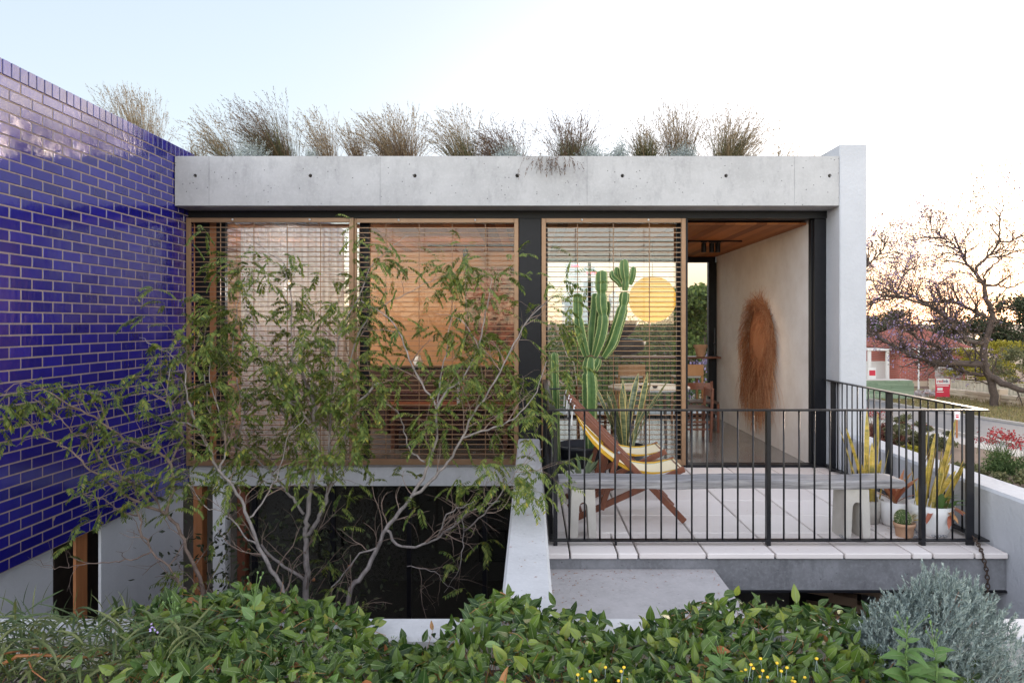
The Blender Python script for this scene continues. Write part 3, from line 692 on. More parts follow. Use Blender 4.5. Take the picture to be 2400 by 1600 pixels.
def deckchair():
    t = thing('deckchair', (.8, 5.78, 0), 'timber deckchair with yellow and cream canvas nearest the bench', 'deckchair', 'deckchairs on the terrace')
    ya, yb = 5.55, 6.02
    A0, A1 = Vector((.353, 0, .945)), Vector((1.255, 0, .018))
    B0, B1 = Vector((1.262, 0, .44)), Vector((.33, 0, .018))
    w, h = .022, .052
    def fx(p, y): return (p[0], y, p[2])
    for y in (ya, yb): MB().bar(fx(A0, y), fx(A1, y), w, h, bev=.006).build('back_rail', 'red_timber', t)
    for y in (ya + .035, yb - .035): MB().bar(fx(B0, y), fx(B1, y), w, h, bev=.006).build('seat_rail', 'red_timber', t)
    C0, C1 = Vector((.715, 0, .585)), Vector((.575, 0, .12))
    for y in (ya - .024, yb + .024): MB().bar(fx(C0, y), fx(C1, y), .02, .045, bev=.004).build('prop', 'red_timber', t)
    def cross(p, name, r=.014, a=-.03, b=.03): MB().tube([(p[0], ya + a, p[2]), (p[0], yb + b, p[2])], r, 10).build(name, 'red_timber', t, True)
    cross((.368, 0, .925), 'top_bar', .017, .012, -.012); cross((1.235, 0, .428), 'front_bar', .017, .03, -.03)
    cross((.60, 0, .15), 'prop_bar'); cross((.42, 0, .065), 'foot_bar', .012, .03, -.03)
    cross((1.10, 0, .18), 'foot_bar', .012, .012, -.012)
    for y in (ya - .036, yb + .036): MB().sphere((.715, y, .585), .012, 8, 6).build('bolt', 'chain_steel', t)
    prof = [(.350, .945), (.37, .90), (.405, .835), (.455, .755), (.52, .672), (.60, .592), (.69, .52), (.79, .463), (.89, .428), (.99, .412), (1.08, .413), (1.16, .428), (1.25, .448)]
    dense = []
    for i in range(len(prof) - 1):
        for k in range(3):
            u = k / 3; dense.append((prof[i][0] * (1 - u) + prof[i + 1][0] * u, prof[i][1] * (1 - u) + prof[i + 1][1] * u))
    dense.append(prof[-1])
    y0, y1 = ya + .03, yb - .03
    cuts = [(0, .055, 1), (.055, .075, 2), (.075, .36, 0), (.36, .41, 0), (.41, .64, 0), (.64, .88, 0), (.88, .905, 2), (.905, 1, 1)]
    m = MB()
    for a, b, mi in cuts:
        vs = []; n = len(dense)
        for i, (x, z) in enumerate(dense):
            s_ = math.sin(math.pi * i / (n - 1))
            for q in (a, b):
                sag = .028 * s_ * math.sin(math.pi * q)
                vs.append((x + sag * .4, y0 + (y1 - y0) * q, z - sag))
        m.add(vs, [(2 * i, 2 * i + 1, 2 * i + 3, 2 * i + 2) for i in range(n - 1)], mi)
    # loose hem hanging below the near edge, showing the yellow underside
    vs = []
    for i, (x, z) in enumerate(dense):
        s_ = math.sin(math.pi * i / (n - 1)); vs += [(x, y0, z), (x - .015 * s_, y0 + .006, z - .026 * s_)]
    m.add(vs, [(2 * i, 2 * i + 1, 2 * i + 3, 2 * i + 2) for i in range(n - 1)], 1)
    o = m.build('canvas', ['canvas_cream', 'canvas_yellow', 'canvas_teal'], t, True)
    for y in (ya, yb):
        MB().tube([(.352, y - .018, .93), (.36, y + .02, .96), (.372, y, .90), (.34, y, .92), (.335, y + .01, .80)], .007, 6).build('rope', 'white_metal', t)
    # second chair further back
    dup(t, None, 'timber deckchair with yellow and cream canvas in front of the spiky plant', (.80, 6.54, 0))
deckchair()

# ------------------------------------------------------------------ pots and plants on the terrace
def ribbed(mb, pts, rads, ribs=5, phase=.3, step=.02, waist=()):
    """columnar cactus limb: star section along a smooth path"""
    pts = [Vector(p) for p in pts]; D = [0]
    for a, b in zip(pts[:-1], pts[1:]): D.append(D[-1] + (b - a).length)
    L = D[-1]; n = max(4, int(L / step)); path = []; rr = []
    for i in range(n + 1):
        s_ = L * i / n; k = max(j for j in range(len(D)) if D[j] <= s_ + 1e-9); k = min(k, len(pts) - 2)
        u = (s_ - D[k]) / max(1e-6, D[k + 1] - D[k]); 
        p0, p1, p2, p3 = pts[max(k - 1, 0)], pts[k], pts[k + 1], pts[min(k + 2, len(pts) - 1)]
        q = .5 * ((2 * p1) + (p2 - p0) * u + (2 * p0 - 5 * p1 + 4 * p2 - p3) * u * u + (3 * p1 - p0 - 3 * p2 + p3) * u ** 3)
        r = rads[k] * (1 - u) + rads[k + 1] * u
        e = (L - s_) / .05
        if e < 1: r *= max(.12, math.sqrt(max(0, 1 - (1 - e) ** 2)))
        for w_ in waist:
            r *= 1 - .3 * math.exp(-((s_ - w_ * L) / .025) ** 2)
        path.append(q); rr.append(r)
    vs = []; ns = ribs * 4
    for i, p in enumerate(path):
        T = (path[min(i + 1, n)] - path[max(0, i - 1)]).normalized(); u = T.cross(Vector((0, 1, .02))).normalized(); w = u.cross(T)
        for j in range(ns):
            a = phase + 2 * math.pi * j / ns; k = j % 4
            f = 1.0 if k == 0 else (.52 if k == 2 else .70)
            if k == 0 and i % 2: f = 1.07
            vs.append(p + (u * math.cos(a) + w * math.sin(a)) * rr[i] * f)
    fs = []; mi = []
    for i in range(n):
        for j in range(ns):
            fs.append((i * ns + j, i * ns + (j + 1) % ns, (i + 1) * ns + (j + 1) % ns, (i + 1) * ns + j)); mi.append(0)
    fs.append(tuple(n * ns + j for j in range(ns))); mi.append(0)
    mb.add(vs, fs, mi)
    sp = []
    for i in range(0, n, 2):
        for j in range(0, ns, 4):
            c = vs[i * ns + j]; d = (c - path[i]).normalized(); o = mb.n
            s2 = d.cross(Vector((0, 0, 1))).normalized() * .004
            mb.add([c - s2, c + s2, c + Vector((0, 0, .007)), c + d * .011], [(0, 1, 3), (1, 2, 3), (2, 0, 3)], 2)
            # pale ridge strip
    for j in range(0, ns, 4):
        vv = []
        for i in range(n + 1):
            c = vs[i * ns + j]; a = vs[i * ns + (j + 1) % ns]; b = vs[i * ns + (j - 1) % ns]; d = (c - path[i]) * .03
            vv += [c + (a - c) * .42 + d, c + d * 1.3, c + (b - c) * .42 + d]
        mb.add(vv, [(3 * i + q, 3 * i + q + 1, 3 * i + 4 + q, 3 * i + 3 + q) for i in range(n) for q in (0, 1)], 1)
def cactus():
    Y = 7.15
    def C(x, y, dy=0.): return P(x / 4.237 + 1260, y / 4.237 + 530, Y + dy)
    def C4(x, y, dy=0.): return P(x / 2.24 + 1200, y / 2.24 + 450, Y + dy)
    b = C4(412, 1330); b.z = .30
    t = thing('cactus', (b.x, Y, .3), 'tall branching green candelabra cactus in front of the slat screen', 'cactus')
    m = MB()
    ribbed(m, [b, C4(410, 1200), C4(412, 1050), C4(406, 930), C4(412, 862)], [.055, .075, .085, .075, .05], phase=.2, waist=(.83,))
    ribbed(m, [C4(425, 930), C4(445, 895), C4(452, 868)], [.05, .05, .035], phase=.5)
    m.build('trunk', ['cactus_skin', 'cactus_rib', 'cactus_spine'], t)
    m = MB(); ribbed(m, [C(485, 1285, -.03), C(440, 1130, -.06), C(405, 950, -.08), C(398, 800, -.08), C(398, 665, -.08)], [.035, .05, .052, .05, .05], phase=.9, waist=(.62,)); m.build('arm', ['cactus_skin', 'cactus_rib', 'cactus_spine'], t)
    m = MB(); ribbed(m, [C(570, 1290, -.02), C(625, 1120, -.05), C(655, 950, -.06), C(640, 760, -.06), C(640, 600, -.06), C(640, 440, -.06)], [.035, .06, .06, .06, .066, .06], phase=.1, waist=(.5, .74)); m.build('arm', ['cactus_skin', 'cactus_rib', 'cactus_spine'], t)
    m = MB(); ribbed(m, [C(530, 1280, .06), C(545, 1050, .08), C(565, 850, .08), C(575, 665, .08)], [.035, .06, .055, .045], phase=.7); ribbed(m, [C(690, 900, .05), C(697, 830, .06), C(697, 745, .06)], [.018, .03, .028], phase=.3); m.build('arm', ['cactus_skin', 'cactus_rib', 'cactus_spine'], t)
    m = MB()
    ribbed(m, [C(655, 1300), C(740, 1160, -.03), C(800, 980, -.05), C(850, 800, -.05), C(868, 650, -.05)], [.035, .062, .06, .056, .05], phase=.35, waist=(.8,))
    ribbed(m, [C(868, 640, -.05), C(875, 540, -.05), C(862, 430, -.05), C(862, 330, -.05)], [.028, .046, .05, .042], phase=.0, waist=(.33,))
    ribbed(m, [C(830, 600, -.05), C(790, 540, -.06), C(745, 500, -.07), C(738, 440, -.07)], [.02, .03, .03, .028], phase=.3)
    ribbed(m, [C(830, 560, -.02), C(790, 490, -.02), C(785, 405, -.02)], [.02, .034, .03], phase=.8)
    ribbed(m, [C(915, 580, -.04), C(940, 500, -.05), C(952, 400, -.05)], [.022, .033, .03], phase=.6)
    m.build('arm', ['cactus_skin', 'cactus_rib', 'cactus_spine'], t)
    p = thing('plant_pot', (b.x - .08, Y, 0), 'large round black pot holding the candelabra cactus', 'pot')
    MB().lathe((b.x - .08, Y, 0), [(.17, 0), (.235, .02), (.27, .33), (.285, .335), (.285, .365), (.265, .365), (.25, .31)], 32).build('pot_body', 'black_pot', p, True)
    MB().lathe((b.x - .08, Y, 0), [(.25, .30), (.0, .315)], 24).build('pot_soil', 'soil', p)
    # slim column cactus at the left
    b2 = P(1305, 1070, 6.9); b2.z = .24
    t2 = thing('cactus', b2, 'slim single column cactus tied to the left end of the railing', 'cactus')
    m = MB(); ribbed(m, [b2, P(1302, 1000, 6.85), P(1301, 930, 6.8), P(1298, 826, 6.75)], [.035, .042, .042, .042], phase=.4); m.build('trunk', ['cactus_skin', 'cactus_rib', 'cactus_spine'], t2)
    MB().tube([P(1288, 911, 6.74), P(1313, 911, 6.74)], .008, 6).build('tie_band', 'black_pot', t2)
    p = thing('plant_pot', (b2.x, 6.9, 0), 'square black pot holding the slim column cactus', 'pot')
    MB().lathe((b2.x + .02, 6.9, 0), [(.14, 0), (.17, .25), (.18, .25), (.18, .27), (.16, .27), (.15, .22), (0, .225)], 4).build('pot_body', 'black_pot', p)
cactus()

def strap(mb, base, direc, L, w, curl=.3, twist=0., n=9, mi=0, edge=None, fold=.25, tip=.25):
    """sword leaf: folded strap with pointed tip"""
    base = Vector(base); d = Vector(direc).normalized(); side = d.cross(Vector((0, 0, 1)))
    if side.length < .05: side = Vector((1, 0, 0))
    side.normalize(); up = side.cross(d); vs = []; ws = []
    p = base.copy()
    for i in range(n + 1):
        u = i / n
        ww = w * min(1, (.55 + u * 1.4)) * (1 if u < 1 - tip else max(.02, (1 - u) / tip) ** .7)
        a = twist * u; s2 = side * math.cos(a) + up * math.sin(a); n2 = up * math.cos(a) - side * math.sin(a)
        vs += [p - s2 * ww / 2 + n2 * fold * ww / 2, p, p + s2 * ww / 2 + n2 * fold * ww / 2]; ws.append((s2, ww))
        d = (d + up * (-curl / n) ).normalized(); up = side.cross(d); p = p + d * L / n
    fs = [(3 * i + q, 3 * i + q + 1, 3 * i + 4 + q, 3 * i + 3 + q) for i in range(n) for q in (0, 1)]
    mb.add(vs, fs, mi)
    if edge is not None:
        ev = []
        for i in range(n + 1):
            for q, sg in ((0, -1), (2, 1)):
                c = Vector(vs[3 * i + q]); s2, ww = ws[i]; ev += [c - s2 * sg * ww * .10 + Vector((0, -.0012, 0)), c + s2 * sg * .001 + Vector((0, -.0012, 0))]
        mb.add(ev, [(4 * i + q, 4 * i + q + 1, 4 * i + 5 + q, 4 * i + 4 + q) for i in range(n) for q in (0, 2)], edge)
def snake_plant(x, y, zb, label, pots, count, hts, mats, spread=.35, rad=.08, seed=1, w=.055):
    rr = random.Random(seed)
    t = thing('snake_plant', (x, y, zb), label, 'snake plant')
    for i in range(count):
        a = rr.uniform(0, 6.28); r = rad * math.sqrt(rr.random())
        le = rr.uniform(*hts); s = rr.uniform(.02, spread)
        d = Vector((math.cos(a) * s, math.sin(a) * s * .8, 1))
        m = MB(); strap(m, (x + math.cos(a) * r, y + math.sin(a) * r, zb), d, le, w * rr.uniform(.75, 1.15), curl=rr.uniform(-.15, .35), twist=rr.uniform(-1, 1), edge=1, n=12, tip=.2)
        if i == 0: m0 = None
        m.build('leaf', mats, t)
    return t
# big snake plant behind the deckchairs
q = P(1465, 1035, 7.15)
snake_plant(q.x, 7.12, .33, 'clump of banded green snake plant leaves behind the deckchairs', None, 17, (.5, .85), ['snake_green', 'leaf_edge'], .5, .1, 3, .06)
p = thing('plant_pot', (q.x, 7.12, 0), 'black pot of the banded green snake plant', 'pot')
MB().lathe((q.x, 7.12, 0), [(.13, 0), (.17, .02), (.19, .34), (.2, .36), (.18, .36), (.17, .32), (0, .33)], 28).build('pot_body', 'black_pot', p, True)
# white pot with aloe
p = thing('plant_pot', (.475, 6.2, 0), 'rough white bowl pot with small aloe behind the deckchair', 'pot')
MB().lathe((.475, 6.3, 0), [(.09, 0), (.12, .015), (.155, .17), (.16, .25), (.15, .25), (.14, .2), (0, .205)], 28).build('pot_body', 'white_glaze', p, True)
t = thing('aloe_plant', (.475, 6.3, .2), 'small spiky aloe in the rough white bowl pot', 'aloe'); rr = random.Random(12); m = MB()
for i in range(16):
    a = rr.uniform(0, 6.28); strap(m, (.475 + .04 * math.cos(a), 6.3 + .04 * math.sin(a), .2), (math.cos(a) * .7, math.sin(a) * .7, 1), rr.uniform(.12, .3), .03, .3, n=6)
m.build('leaves', 'aloe', t)
# yellowing snake plant in the white bowl at the right corner
p = thing('plant_pot', (3.10, 5.28, 0), 'smooth white bowl pot in the right corner of the terrace', 'pot')
MB().lathe((3.10, 5.28, 0), [(.085, 0), (.105, .006), (.14, .08), (.155, .17), (.16, .238), (.151, .238), (.14, .19), (0, .2)], 36).build('pot_body', 'white_glaze', p, True)
def yellow_snake():
    t = thing('snake_plant', (3.10, 5.28, .2), 'yellowing snake plant in the smooth white bowl pot', 'snake plant')
    rr = random.Random(5)
    # tips in photo pixels with base offsets
    L = [(2168, 1010, -.09), (2176, 1030, -.10), (2186, 1040, -.06), (2192, 1016, -.04), (2200, 1032, -.02), (2210, 1052, .0), (2218, 1045, .02), (2228, 1056, .04), (2242, 984, .05),
         (2262, 1078, .07), (2256, 1092, .06), (2140, 1090, -.11), (2222, 1085, .03), (2180, 1075, -.07), (2205, 1090, -.01), (2246, 1110, .05), (2235, 1100, .03)]
    for i, (px, py, dx) in enumerate(L):
        y = 5.28 + rr.uniform(-.07, .07); b = Vector((3.10 + dx, y, .19)); tip = P(px, py, y + rr.uniform(-.04, .06)); d = tip - b; L_ = d.length
        m = MB(); strap(m, b, d, L_ * 1.01, rr.uniform(.035, .052), curl=rr.uniform(-.05, .12), twist=rr.uniform(-.9, .9), edge=1, n=12, tip=.22)
        m.build('leaf', ['snake_yellow', 'leaf_edge'], t)
    m = MB()
    for k in range(6): strap(m, (3.1 + rr.uniform(-.05, .12), 5.2, .22), (rr.uniform(-.6, 1), -.4, rr.uniform(-.1, .4)), rr.uniform(.12, .22), .035, .8, n=6)
    m.build('dead_leaves', 'bromeliad', t)
    m = MB()
    for k in range(8): strap(m, (3.12 + rr.uniform(-.06, .06), 5.2 + rr.uniform(-.05, .05), .22), (rr.uniform(-.6, .6), -.5, rr.uniform(.3, 1.4)), rr.uniform(.12, .28), .05, .7, n=6, tip=.5)
    m.build('weed_leaves', 'weed_leaf', t)
yellow_snake()
# second yellow snake plant behind the bench end
def bench_snake():
    y0 = 5.62; base = P(2030, 1175, y0)
    t = thing('snake_plant', (base.x, y0, .17), 'pale yellow snake plant with long thin leaves behind the right end of the bench', 'snake plant'); rr = random.Random(8)
    L = [(1960, 1002, -.05), (1993, 998, -.03), (2034, 966, .0), (2062, 972, .05), (2083, 1055, .08), (2010, 1070, -.04), (2028, 1065, .0), (2046, 1040, .03), (2070, 1080, .06), (1985, 1065, -.06), (2022, 1090, -.02)]
    for px, py, dx in L:
        y = y0 + rr.uniform(-.06, .06); b = Vector((base.x + dx, y, .17)); tip = P(px, py, y); d = tip - b
        m = MB(); strap(m, b, d + Vector((0, 0, .05)), d.length * 1.02, rr.uniform(.03, .05), curl=rr.uniform(-.05, .15), twist=rr.uniform(-.8, .8), edge=1, n=12); m.build('leaf', ['snake_yellow', 'leaf_edge'], t)
    p = thing('plant_pot', (base.x, y0, 0), 'grey pot behind the right leg of the bench', 'pot')
    MB().lathe((base.x, y0, 0), [(.1, 0), (.13, .19), (.12, .19), (.115, .16), (0, .165)], 24).build('pot_body', 'leg_concrete', p, True)
bench_snake()
def small_pots():
    c = Vector((2.865, 5.23, 0))
    p = thing('plant_pot', c, 'small terracotta pot beside the bench leg', 'pot')
    MB().lathe(c, [(.056, 0), (.06, .004), (.07, .08), (.077, .08), (.079, .105), (.07, .105), (.066, .09), (0, .092)], 28).build('pot_body', 'terracotta', p, True)
    t = thing('cactus', c + Vector((0, 0, .09)), 'round woolly ball cactus in the terracotta pot', 'cactus')
    m = MB(); rr = random.Random(6); vs = []; nr = 18; nl = 12
    for i in range(nl + 1):
        a = math.pi * .92 * i / nl
        for j in range(nr * 2): 
            r = .058 * (1.06 if j % 2 else .93); b = math.pi * j / nr
            vs.append(c + Vector((-.012 + r * math.sin(a) * math.cos(b), r * math.sin(a) * math.sin(b), .135 + .07 * math.cos(a))))
    w = nr * 2; m.add(vs, [(i * w + j, (i + 1) * w + j, (i + 1) * w + (j + 1) % w, i * w + (j + 1) % w) for i in range(nl) for j in range(w)])
    m.build('trunk', 'bush_green', t)
    m = MB()
    for k in range(420):
        a = math.acos(rr.uniform(-.3, 1)); b = rr.uniform(0, 6.28); d = Vector((math.sin(a) * math.cos(b), math.sin(a) * math.sin(b), math.cos(a)))
        q = c + Vector((-.012, 0, .135)) + Vector((d.x * .059, d.y * .059, d.z * .07)); s_ = d.orthogonal().normalized() * .0007
        l = rr.uniform(.008, .02) if rr.random() < .9 else .05; e = q + (d + Vector((rr.gauss(0, .4), rr.gauss(0, .4), rr.gauss(0, .3)))).normalized() * l; m.add([q - s_, q + s_, e], [(0, 1, 2)])
    m.build('spines', 'canvas_cream', t)
    m = MB()
    for k in range(9): strap(m, c + Vector((.03, .01, .1)), (rr.uniform(.1, 1), rr.uniform(-.6, .6), rr.uniform(.4, 1)), rr.uniform(.06, .12), .016, .5, n=5)
    tt = thing('succulent', c + Vector((.03, 0, .1)), 'small yellowish succulent growing beside the ball cactus', 'succulent'); m.build('leaves', 'snake_yellow', tt)
    c2 = Vector((2.95, 5.52, 0))
    p = thing('plant_pot', c2, 'white pot of reddish leaves between bench and corner bowl', 'pot')
    MB().lathe(c2, [(.08, 0), (.1, .02), (.125, .2), (.115, .2), (.11, .17), (0, .175)], 28).build('pot_body', 'white_glaze', p, True)
    t = thing('bromeliad', c2 + Vector((0, 0, .18)), 'bromeliad with reddish brown leaves in the white pot behind the bench end', 'bromeliad'); rr = random.Random(9)
    m = MB()
    for k in range(20):
        a = rr.uniform(0, 6.28); s = rr.uniform(.2, 1.0); strap(m, c2 + Vector((0, 0, .17)), (math.cos(a) * s, math.sin(a) * s, 1), rr.uniform(.2, .34), rr.uniform(.03, .055), rr.uniform(.2, .9), n=8, tip=.4)
    m.build('leaves', 'bromeliad', t)
small_pots()

def chain(name, pts, size, mat, label):
    pts = [Vector(p) for p in pts]; D = [0]
    for a, b in zip(pts[:-1], pts[1:]): D.append(D[-1] + (b - a).length)
    pitch = size * 1.55; n = int(D[-1] / pitch); m = MB()
    for i in range(n):
        s_ = (i + .5) * pitch; k = max(j for j in range(len(D)) if D[j] <= s_); k = min(k, len(pts) - 2)
        u = (s_ - D[k]) / (D[k + 1] - D[k]); c = pts[k].lerp(pts[k + 1], u); d = (pts[k + 1] - pts[k]).normalized()
        s2 = d.orthogonal().normalized(); s3 = d.cross(s2)
        if i % 2: s2 = s3
        lp = [c + d * math.cos(a) * size + s2 * math.sin(a) * size * .58 for a in [2 * math.pi * j / 12 for j in range(13)]]
        m.tube(lp, size * .2, 6, cap=False)
    return tag(m.build(name, mat, None, True), label, 'chain')
chain('chain', [P(1973, 1222, 5.55), P(1985, 1224, 5.5), P(1998, 1223, 5.4)], .016, 'chain_steel', 'short grey chain end lying on the pavers left of the bench leg')
chain('chain', [(2.34, 5.16, .03), (2.36, 5.12, .012), (2.42, 5.09, .012), (2.47, 5.08, .012), (2.53, 5.07, .012)], .014, 'chain_steel', 'galvanised chain lying round the foot of the right bench leg')
chain('chain', [(2.93, 5.3, .16), (2.94, 5.26, .08), (2.96, 5.2, .012), (2.90, 5.16, .012), (2.93, 5.1, .012), (2.99, 5.12, .013)], .014, 'chain_steel', 'chain hanging behind the small terracotta pot')
chain('chain', [(2.98, 5.065, .055), (3.02, 5.06, .05), (3.06, 5.065, .055), (3.09, 5.06, .05)], .014, 'chain_steel', 'short chain in front of the smooth white bowl pot')
chain('chain', [P(2274, 1248, 5.06), P(2285, 1262, 4.99), P(2296, 1281, 4.9), P(2303, 1296, 4.826), P(2305, 1306, 4.82), P(2313, 1340, 4.84), P(2315, 1365, 4.85), P(2315, 1400, 4.85), P(2315, 1440, 4.85)], .021, 'chain_rust', 'rusty dark chain hanging over the terrace edge at the right corner')
# ------------------------------------------------------------------ inside the rooms
def lantern():
    c = Vector((1.69, 9.45, 1.96)); r = .325
    t = thing('paper_lantern', c, 'large round glowing yellow paper lantern hanging over the table', 'lantern')
    m = MB(); prof = []; N = 120
    for i in range(N + 1):
        a = math.pi * (.03 + .94 * i / N); k = 1 + .006 * abs(math.sin(i * math.pi / 4)); prof.append((r * k * math.sin(a), -r * math.cos(a) * .98))
    m.lathe(c, prof, 40); m.build('paper_shade', 'lantern_paper', t, True)
    MB().tube([c + Vector((0, 0, .31)), (c.x, c.y, 2.775)], .003, 6).build('cord', 'black_steel', t)
    ld = bpy.data.lights.new('lantern_light', 'POINT'); ld.energy = 1.5; ld.color = (1, .72, .38); ld.shadow_soft_size = .33
    lo = bpy.data.objects.new('lantern_light', ld); COL.objects.link(lo); lo.parent = t; lo.location = (0, 0, -.4)
lantern()
def table():
    t = thing('dining_table', (1.64, 9.45, 0), 'round white topped dining table under the paper lantern', 'table')
    MB().lathe((1.64, 9.45, 0), [(.53, .72), (.56, .735), (.56, .75), (.55, .757)], 40).build('tabletop', 'white_metal', t, False)
    for a in range(4):
        x, y = 1.64 + .33 * math.cos(.6 + a * 1.57), 9.45 + .33 * math.sin(.6 + a * 1.57); MB().tube([(x * .9 + .164, y * .9 + .945, .715), (x, y, 0)], [.024, .018], 8).build('leg', 'dark_timber', t)
    for i, (x, y, lab) in enumerate(((1.50, 9.2, 'pair of small dark bowls on the white table'), (1.68, 9.2, 'small dark cup on the right of the white table'))):
        m = MB(); 
        for k in range(2 if i == 0 else 1): m.lathe((x + k * .09, y + .03 * k, .758), [(.02, 0), (.034, .012), (.04, .035), (.035, .035), (0, .01)], 14)
        tag(m.build('bowl', 'black_pot'), lab, 'bowl')
table()
def dining_chair():
    t = thing('dining_chair', (2.28, 9.6, 0), 'dark red timber ladder back dining chair nearest the open doorway', 'chair', 'dining chairs round the white table')
    x, y = 2.28, 9.6; w = .2
    # faces -X (towards table): back posts at +x
    for sy in (-w, w):
        MB().bar((x + .2, y + sy, 0), (x + .23, y + sy, .73), .035, .035, up=(1, 0, 0), bev=.004).build('leg', 'red_timber', t)
        MB().bar((x - .19, y + sy, 0), (x - .19, y + sy, .428), .035, .035, up=(1, 0, 0), bev=.004).build('leg', 'red_timber', t)
    MB().box((x - .21, y - w - .012, .43), (x + .215, y + w + .012, .46), bev=.006).build('seat', 'dark_timber', t)
    m = MB(); n = 10; vs = []
    for i in range(n + 1):
        v = -w - .015 + (2 * w + .03) * i / n; b = .03 * math.cos(math.pi * (i / n - .5)); 
        for dx, z in ((0, .60), (.018, .60), (.025, .705), (.007, .705)): vs.append((x + .225 + b + dx - .02, y + v, z))
    m.add(vs, [(4 * i + j, 4 * i + (j + 1) % 4, 4 * i + 4 + (j + 1) % 4, 4 * i + 4 + j) for i in range(n) for j in range(4)] + [(0, 1, 2, 3), (4 * n + 3, 4 * n + 2, 4 * n + 1, 4 * n)]); m.build('backrest', 'red_timber', t)
    for z in (.17, .27):
        for sy in (-w, w): MB().bar((x - .19, y + sy, z), (x + .205, y + sy, z), .02, .026).build('stretcher', 'red_timber', t)
    MB().bar((x + .205, y - w, .22), (x + .205, y + w, .22), .02, .026).build('stretcher', 'red_timber', t)
    dup(t, None, 'dark red timber dining chair turned sideways behind the nearest one', (2.60, 10.35, 0), math.radians(88))
    dup(t, None, 'dark red timber dining chair on the far left of the round table', (.95, 9.9, 0), math.radians(160))
dining_chair()
def stool():
    x, y = 2.55, 11.1
    t = thing('bar_stool', (x, y, 0), 'light oak bar stool with solid back panel seen through the open doorway', 'stool', 'oak bar stools along the rear counter')
    for sx in (-.2, .2):
        MB().bar((x + sx * 1.05, y - .19, 0), (x + sx, y - .17, .80), .034, .034, up=(1, 0, 0), bev=.004).build('leg', 'oak_timber', t)
        MB().bar((x + sx * 1.05, y + .19, 0), (x + sx, y + .17, .75), .034, .034, up=(1, 0, 0), bev=.004).build('leg', 'oak_timber', t)
    MB().box((x - .225, y - .155, .752), (x + .225, y + .2, .775), bev=.005).build('seat', 'white_metal', t)
    MB().box((x - .215, y - .21, .785), (x + .215, y - .19, .97), bev=.005).build('backrest', 'oak_timber', t)
    MB().bar((x - .21, y - .18, .3), (x + .21, y - .18, .3), .03, .025).build('footrest', 'oak_timber', t)
    for sx in (-.2, .2): MB().bar((x + sx * 1.03, y - .18, .35), (x + sx * 1.03, y + .18, .35), .025, .025).build('stretcher', 'oak_timber', t)
    dup(t, None, 'light oak bar stool half hidden behind the slat screen', (1.62, y, 0))
stool()
tag(MB().box((1.55, 11.45, 1.035), (3.2, 11.78, 1.065), bev=.003).build('counter_ledge', 'red_timber'), 'narrow timber counter along the rear window', 'counter')
p = thing('plant_pot', (2.88, 11.5, 1.066), 'low terracotta pot on the rear counter', 'pot')
MB().lathe((2.88, 11.55, 1.066), [(.07, 0), (.10, .15), (.115, .15), (.118, .2), (.1, .2), (.09, .16), (0, .165)], 24).build('pot_body', 'terracotta', p)
t = thing('candlestick', (3.12, 11.55, 1.066), 'slim dark candlestick beside the terracotta pot', 'candlestick')
MB().lathe((3.12, 11.55, 1.066), [(.05, 0), (.05, .012), (.012, .02), (.01, .2), (.025, .22), (.012, .235)], 14).build('stem', 'black_pot', t)
MB().tube([(3.12, 11.55, 1.30), (3.12, 11.55, 1.55)], .009, 8).build('candle', 'black_pot', t)
def track():
    t = thing('track_light', (2.4, 9.45, 2.75), 'black ceiling track with three cylinder spotlights', 'track light')
    MB().box((1.2, 9.44, 2.752), (2.93, 9.46, 2.772)).build('rail', 'black_steel', t)
    for x in (2.40, 2.51, 2.595):
        m = MB(); m.tube([(x, 9.45, 2.61), (x, 9.45, 2.735)], .035, 16); m.tube([(x, 9.45, 2.73), (x, 9.45, 2.752)], .01, 8); m.box((x - .04, 9.435, 2.742), (x + .04, 9.465, 2.752)); o = m.build('spotlight', 'black_steel', t)
    ld = bpy.data.lights.new('track_glow', 'SPOT'); ld.energy = 9; ld.color = (1, .78, .56); ld.spot_size = math.radians(110); ld.spot_blend = .8; ld.shadow_soft_size = .04
    lo = bpy.data.objects.new('track_glow', ld); COL.objects.link(lo); lo.parent = t; lo.location = (.12, 0, -.17)
    t = thing('ceiling_spotlight', (-.95, 10.0, 2.7), 'black cylinder spotlight on the ceiling of the orange room', 'spotlight')
    m = MB(); m.tube([(-.95, 10.0, 2.5), (-.95, 10.0, 2.7)], .04, 16); m.tube([(-.95, 10, 2.69), (-.95, 10, 2.776)], .01, 8); m.build('spotlight', 'black_steel', t)
    MB().tube([(-.95, 10, 2.496), (-.95, 10, 2.499)], .03, 14).build('lens', 'lamp_glow', t)
    MB().box((-1.5, 9.99, 2.752), (-.15, 10.01, 2.774)).build('rail', 'black_steel', t)
    ld = bpy.data.lights.new('spotlight_glow', 'SPOT'); ld.energy = 15; ld.color = (1, .66, .36); ld.shadow_soft_size = .05; ld.spot_size = math.radians(170); ld.spot_blend = 1
    lo = bpy.data.objects.new('spotlight_glow', ld); COL.objects.link(lo); lo.parent = t; lo.location = (-.3, -1.3, -.3); lo.rotation_euler = (math.radians(62), 0, 0)
track()
t = thing('wall_lamp', (-3.4, 9.6, 2.2), 'small glowing lamp behind the sheer curtain', 'lamp')
MB().sphere((-3.4, 9.6, 2.2), .03, 14, 10).build('bulb', 'lamp_glow', t, True)
MB().tube([(-3.4, 9.6, 2.27), (-3.4, 9.6, 2.77)], .006, 6).build('cord', 'black_steel', t)
ld = bpy.data.lights.new('wall_lamp_glow', 'POINT'); ld.energy = 15; ld.color = (1, .97, .94); ld.shadow_soft_size = .1
lo = bpy.data.objects.new('wall_lamp_glow', ld); COL.objects.link(lo); lo.parent = t; lo.location = (0, -.1, -.1)
